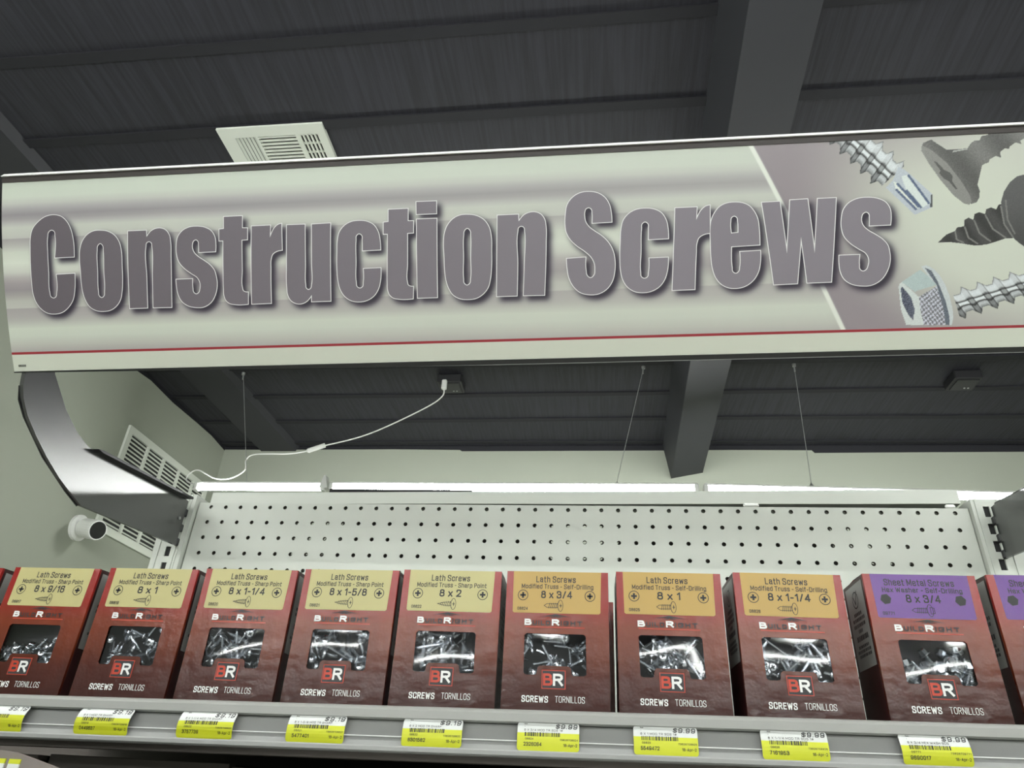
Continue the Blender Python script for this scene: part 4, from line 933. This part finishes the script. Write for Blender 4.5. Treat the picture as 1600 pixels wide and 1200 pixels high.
def poly_label(line1, line2, size, code, kind):
    m = MB(); p = put_at(.008); q = put_at(.004)
    c = [(.24, 3.02), (.29, 2.98), (3.10, 2.98), (3.15, 3.02), (3.19, BH), (.22, BH)]
    m.add([q(*k) for k in c], [tuple(range(6))], 0)
    m.text(line1, 1.67, 4.10, .21, p, 1, width=1.32*(len(line1)/11)**.95, bold=.135)
    m.text(line2, 1.72, 3.86, .155, p, 1, width=2.40, bold=.135)
    m.text(size, 1.70, 3.59, .245, p, 1, width=.145*max(1, len(size)), bold=.15)
    m.text(code, .57, 3.12, .10, p, 1, width=.34, bold=.16)
    for cx in (.57, 2.81):
        cz = 3.56
        if kind == 'hex':
            m.add([p(cx+.17*math.cos(k*math.pi/3+.2), cz+.17*math.sin(k*math.pi/3+.2)) for k in range(6)], [tuple(range(6))], 1); continue
        m.line([(cx+.165*math.cos(k*math.pi/10), cz+.165*math.sin(k*math.pi/10)) for k in range(20)], .022, p, 1, True)
        for (x0, x1, z0, z1) in ((-.095, .095, -.032, .032), (-.032, .032, -.095, .095)):
            m.add([p(cx+x0, cz+z0), p(cx+x1, cz+z0), p(cx+x1, cz+z1), p(cx+x0, cz+z1)], [(0, 1, 2, 3)], 1)
    # line drawing of the screw
    cx, cz = 1.62, 3.23; w = .016
    m.line([(cx+.21+.085*math.cos(k*math.pi/9), cz+.185*math.sin(k*math.pi/9)) for k in range(18)], w, p, 1, True)
    m.line([(cx+.16, cz+.13), (cx+.12, cz+.06), (cx+.12, cz-.06), (cx+.16, cz-.13)], w, p, 1)
    if kind == 'hex':
        m.line([(cx+.22, cz+.1), (cx+.34, cz+.08), (cx+.34, cz-.08), (cx+.22, cz-.1)], w, p, 1, True)
    else:
        m.line([(cx+.19, cz), (cx+.25, cz)], .022, p, 1); m.line([(cx+.22, cz-.05), (cx+.22, cz+.05)], .022, p, 1)
    if kind == 'sharp':
        m.line([(cx+.12, cz+.06), (cx-.12, cz+.045), (cx-.34, cz), (cx-.12, cz-.045), (cx+.12, cz-.06)], w, p, 1); ks = [(.08, .085), (.02, .085), (-.04, .08), (-.10, .07), (-.16, .06), (-.22, .045)]
    else:
        m.line([(cx+.12, cz+.06), (cx-.24, cz+.06), (cx-.33, cz), (cx-.24, cz-.06), (cx+.12, cz-.06)], w, p, 1); ks = [(.08, .085), (.02, .085), (-.04, .085), (-.10, .085), (-.16, .085)]
    for x, hh in ks: m.line([(cx+x-.02, cz-hh), (cx+x+.02, cz+hh)], w, p, 1)
    return m.mesh('size_label', [M[{'sharp': 'lab_khaki', 'drill': 'lab_gold', 'hex': 'lab_purple'}[kind]], M['inkb']])
def child(name, me, parent):
    o = bpy.data.objects.new(name, me); col.objects.link(o); o.parent = parent; return o
def screw_box(x, y, rz, line1, line2, size, code, kind, label, group, seed, sides=(-1, 1), full=True):
    t = thing('screw_box', label, 'box', (x+BW/2, y, zs(x+BW/2)), group, rz)
    child('carton', ME_CARTON, t)
    for s in sides:
        child('side_label', ME_SIDE[s], t); child('edge_stripe', ME_EDGE[s], t)
    if full:
        child('size_label', poly_label(line1, line2, size, code, kind), t)
        child('brand_print', ME_BRAND, t); child('emblem', ME_EMBLEM, t); child('caption_print', ME_CAPTION, t); child('window_film', film_mesh(seed), t)
    return t
LS, MS, MD = 'Lath Screws', 'Modified Truss - Sharp Point', 'Modified Truss - Self-Drilling'
GB = 'red windowed screw boxes in the front row'
BOXES = [
 (-.70, -17.0, 0, LS, MS, '', '', 'sharp', 'red windowed screw box cut off by the left picture edge, only its right edge showing'),
 (3.22, -17.0, 0, LS, MS, '8 x 9/16', '08817', 'sharp', 'red windowed screw box with a khaki label reading 8 x 9/16'),
 (7.05, -17.0, 0, LS, MS, '8 x 1', '08819', 'sharp', 'red windowed screw box with a khaki label reading 8 x 1, sharp point'),
 (10.80, -17.0, .006, LS, MS, '8 x 1-1/4', '08820', 'sharp', 'red windowed screw box with a khaki label reading 8 x 1-1/4'),
 (14.52, -17.06, -.012, LS, MS, '8 x 1-5/8', '08821', 'sharp', 'red windowed screw box with a khaki label reading 8 x 1-5/8'),
 (18.12, -17.06, .01, LS, MS, '8 x 2', '08822', 'sharp', 'red windowed screw box with a khaki label reading 8 x 2'),
 (21.73, -17.0, 0, LS, MD, '8 x 3/4', '08824', 'drill', 'red windowed screw box with a gold label reading 8 x 3/4'),
 (25.42, -17.0, .015, LS, MD, '8 x 1', '08825', 'drill', 'red windowed screw box with a gold label reading 8 x 1, self-drilling'),
 (29.24, -17.0, .03, LS, MD, '8 x 1-1/4', '08826', 'drill', 'red windowed screw box with a gold label reading 8 x 1-1/4'),
 (33.33, -17.0, .01, 'Sheet Metal Screws', 'Hex Washer - Self-Drilling', '8 x 3/4', '09771', 'hex', 'red windowed screw box with a purple label, whole in the picture at the right'),
 (37.10, -17.0, 0, 'Sheet Metal Screws', 'Hex Washer - Self-Drilling', '', '', 'hex', 'red windowed screw box with a purple label, cut off by the right picture edge'),
]
box_things = []
for i, (x, y, rz, l1, l2, size, code, kind, lab) in enumerate(BOXES):
    box_things.append(screw_box(x, y, rz, l1, l2, size, code, kind, lab, GB, 67 if i == 7 else 40+i))
GBK = 'red screw boxes in the second row'
for x, y, lab in ((21.95, -12.9, 'red screw box mostly hidden behind the first gold labelled box'),
                  (25.72, -14.45, 'red screw box mostly hidden behind the second gold labelled box'),
                  (29.62, -14.5, 'red screw box mostly hidden behind the third gold labelled box')):
    t = screw_box(x, y, 0, LS, MD, '', '', 'drill', lab, GBK, 1, full=False)

# ---------------------------------------------------------------- loose screws seen through the windows
def screw_mesh(kind, length):
    m = MB(); n = 8; pts = []; rs = []
    if kind == 'hex':
        m.tube([(0, 0, -.17), (0, 0, -.15), (0, 0, 0)], [.10, .13, .13], 6); m.tube([(0, 0, 0), (0, 0, .02), (0, 0, .035)], [.19, .19, .15], 14)
    else:
        m.tube([(0, 0, -.055), (0, 0, -.045), (0, 0, -.015), (0, 0, .012), (0, 0, .03)], [.05, .11, .165, .175, .10], 16)
        for a0, a1 in (((-.07, -.018), (.07, .018)), ((-.018, -.07), (.018, .07))):
            m.box(a0[0], a1[0], a0[1], a1[1], -.058, -.05, 1)
    pt, rr = [(0, 0, .03), (0, 0, .06)], [.075, .05]
    z = .06
    tip = .22 if kind == 'sharp' else .16
    while z < length-tip:
        pt += [(0, 0, z+.014), (0, 0, z+.028), (0, 0, z+.042), (0, 0, z+.056)]; rr += [.049, .078, .078, .049]; z += .062
    if kind == 'sharp':
        pt += [(0, 0, z+.04), (0, 0, z+.06), (0, 0, z+.10), (0, 0, length)]; rr += [.04, .058, .03, .004]
    else:
        pt += [(0, 0, z+.03), (0, 0, length-.05), (0, 0, length)]; rr += [.052, .052, .012]
    m.tube(pt, rr, n)
    return m.mesh('screw', [M['zinc'], M['ventd']])
SC = {}
def zin(level, r): return r
LEN = ['1/2', .6, .8, .95, 1.2, 1.35, .75, .85, 1.0, .75, .8]
FILL = [0, 1.8, 2.38, 2.34, 2.40, 2.36, 2.38, 2.36, 2.25, 1.75, 1.8]
ORD = ['', 'leftmost khaki labelled box', 'second khaki labelled box', 'third khaki labelled box', 'fourth khaki labelled box', 'fifth khaki labelled box', 'first gold labelled box', 'second gold labelled box', 'third gold labelled box', 'purple labelled box', '']
WORD = {'sharp': 'sharp pointed zinc lath screw', 'drill': 'self-drilling zinc lath screw', 'hex': 'hex headed zinc sheet metal screw'}
for i, (x, y, rz, l1, l2, size, code, kind, lab) in enumerate(BOXES):
    if i in (0, 10): continue
    key = (kind, LEN[i])
    if key not in SC: SC[key] = screw_mesh(*key)
    r2 = random.Random(100+i); ln_ = LEN[i]
    lb = '%s inside the %s, labelled %s' % (WORD[kind], ORD[i], size)
    for k in range(33):
        layer = k % 3
        u = r2.uniform(.50, 2.86); top = FILL[i]+.10*math.sin(u*2.3+i); z = 1.0+(top-1.0)*(k+.5)/33+r2.uniform(-.10, .10)
        yy = .13+.10*layer+r2.uniform(-.03, .03)
        ang = r2.uniform(0, 2*math.pi); tilt = r2.uniform(-.10, .25)
        d = Vector((math.cos(ang), tilt, math.sin(ang)))
        if r2.random() < .22: d = Vector((r2.uniform(-.5, .5), 1.0, r2.uniform(-.3, .3)))     # head towards the viewer
        d.normalize()
        c = Vector((u, yy, z))-d*ln_*.5
        if abs(d.y) > .6: c = Vector((u, .14, z))
        c.x = min(max(c.x, .24+max(0, -d.x)*ln_), 3.18-max(0, d.x)*ln_); c.z = max(c.z, .25+max(0, -d.z)*ln_)
        c.y = max(c.y, .10+.17*math.sqrt(1-d.y*d.y)+.06*abs(d.y)+(.02 if kind != 'hex' else .1), .18-min(0, d.y)*ln_)
        o = bpy.data.objects.new('screw', SC[key]); col.objects.link(o)
        q = d.to_track_quat('Z', 'Y').to_matrix().to_4x4()
        base = Matrix.Translation(P(x+BW/2, y, zs(x+BW/2))) @ Matrix.Rotation(rz, 4, 'Z')
        o.matrix_world = base @ Matrix.Translation(((c.x-BW/2)*U, c.y*U, c.z*U)) @ q @ Matrix.Rotation(r2.uniform(0, 6.28), 4, 'Z')
        tag(o, lb, 'screw', 'loose screws in the '+ORD[i])
bpy.context.view_layer.update()
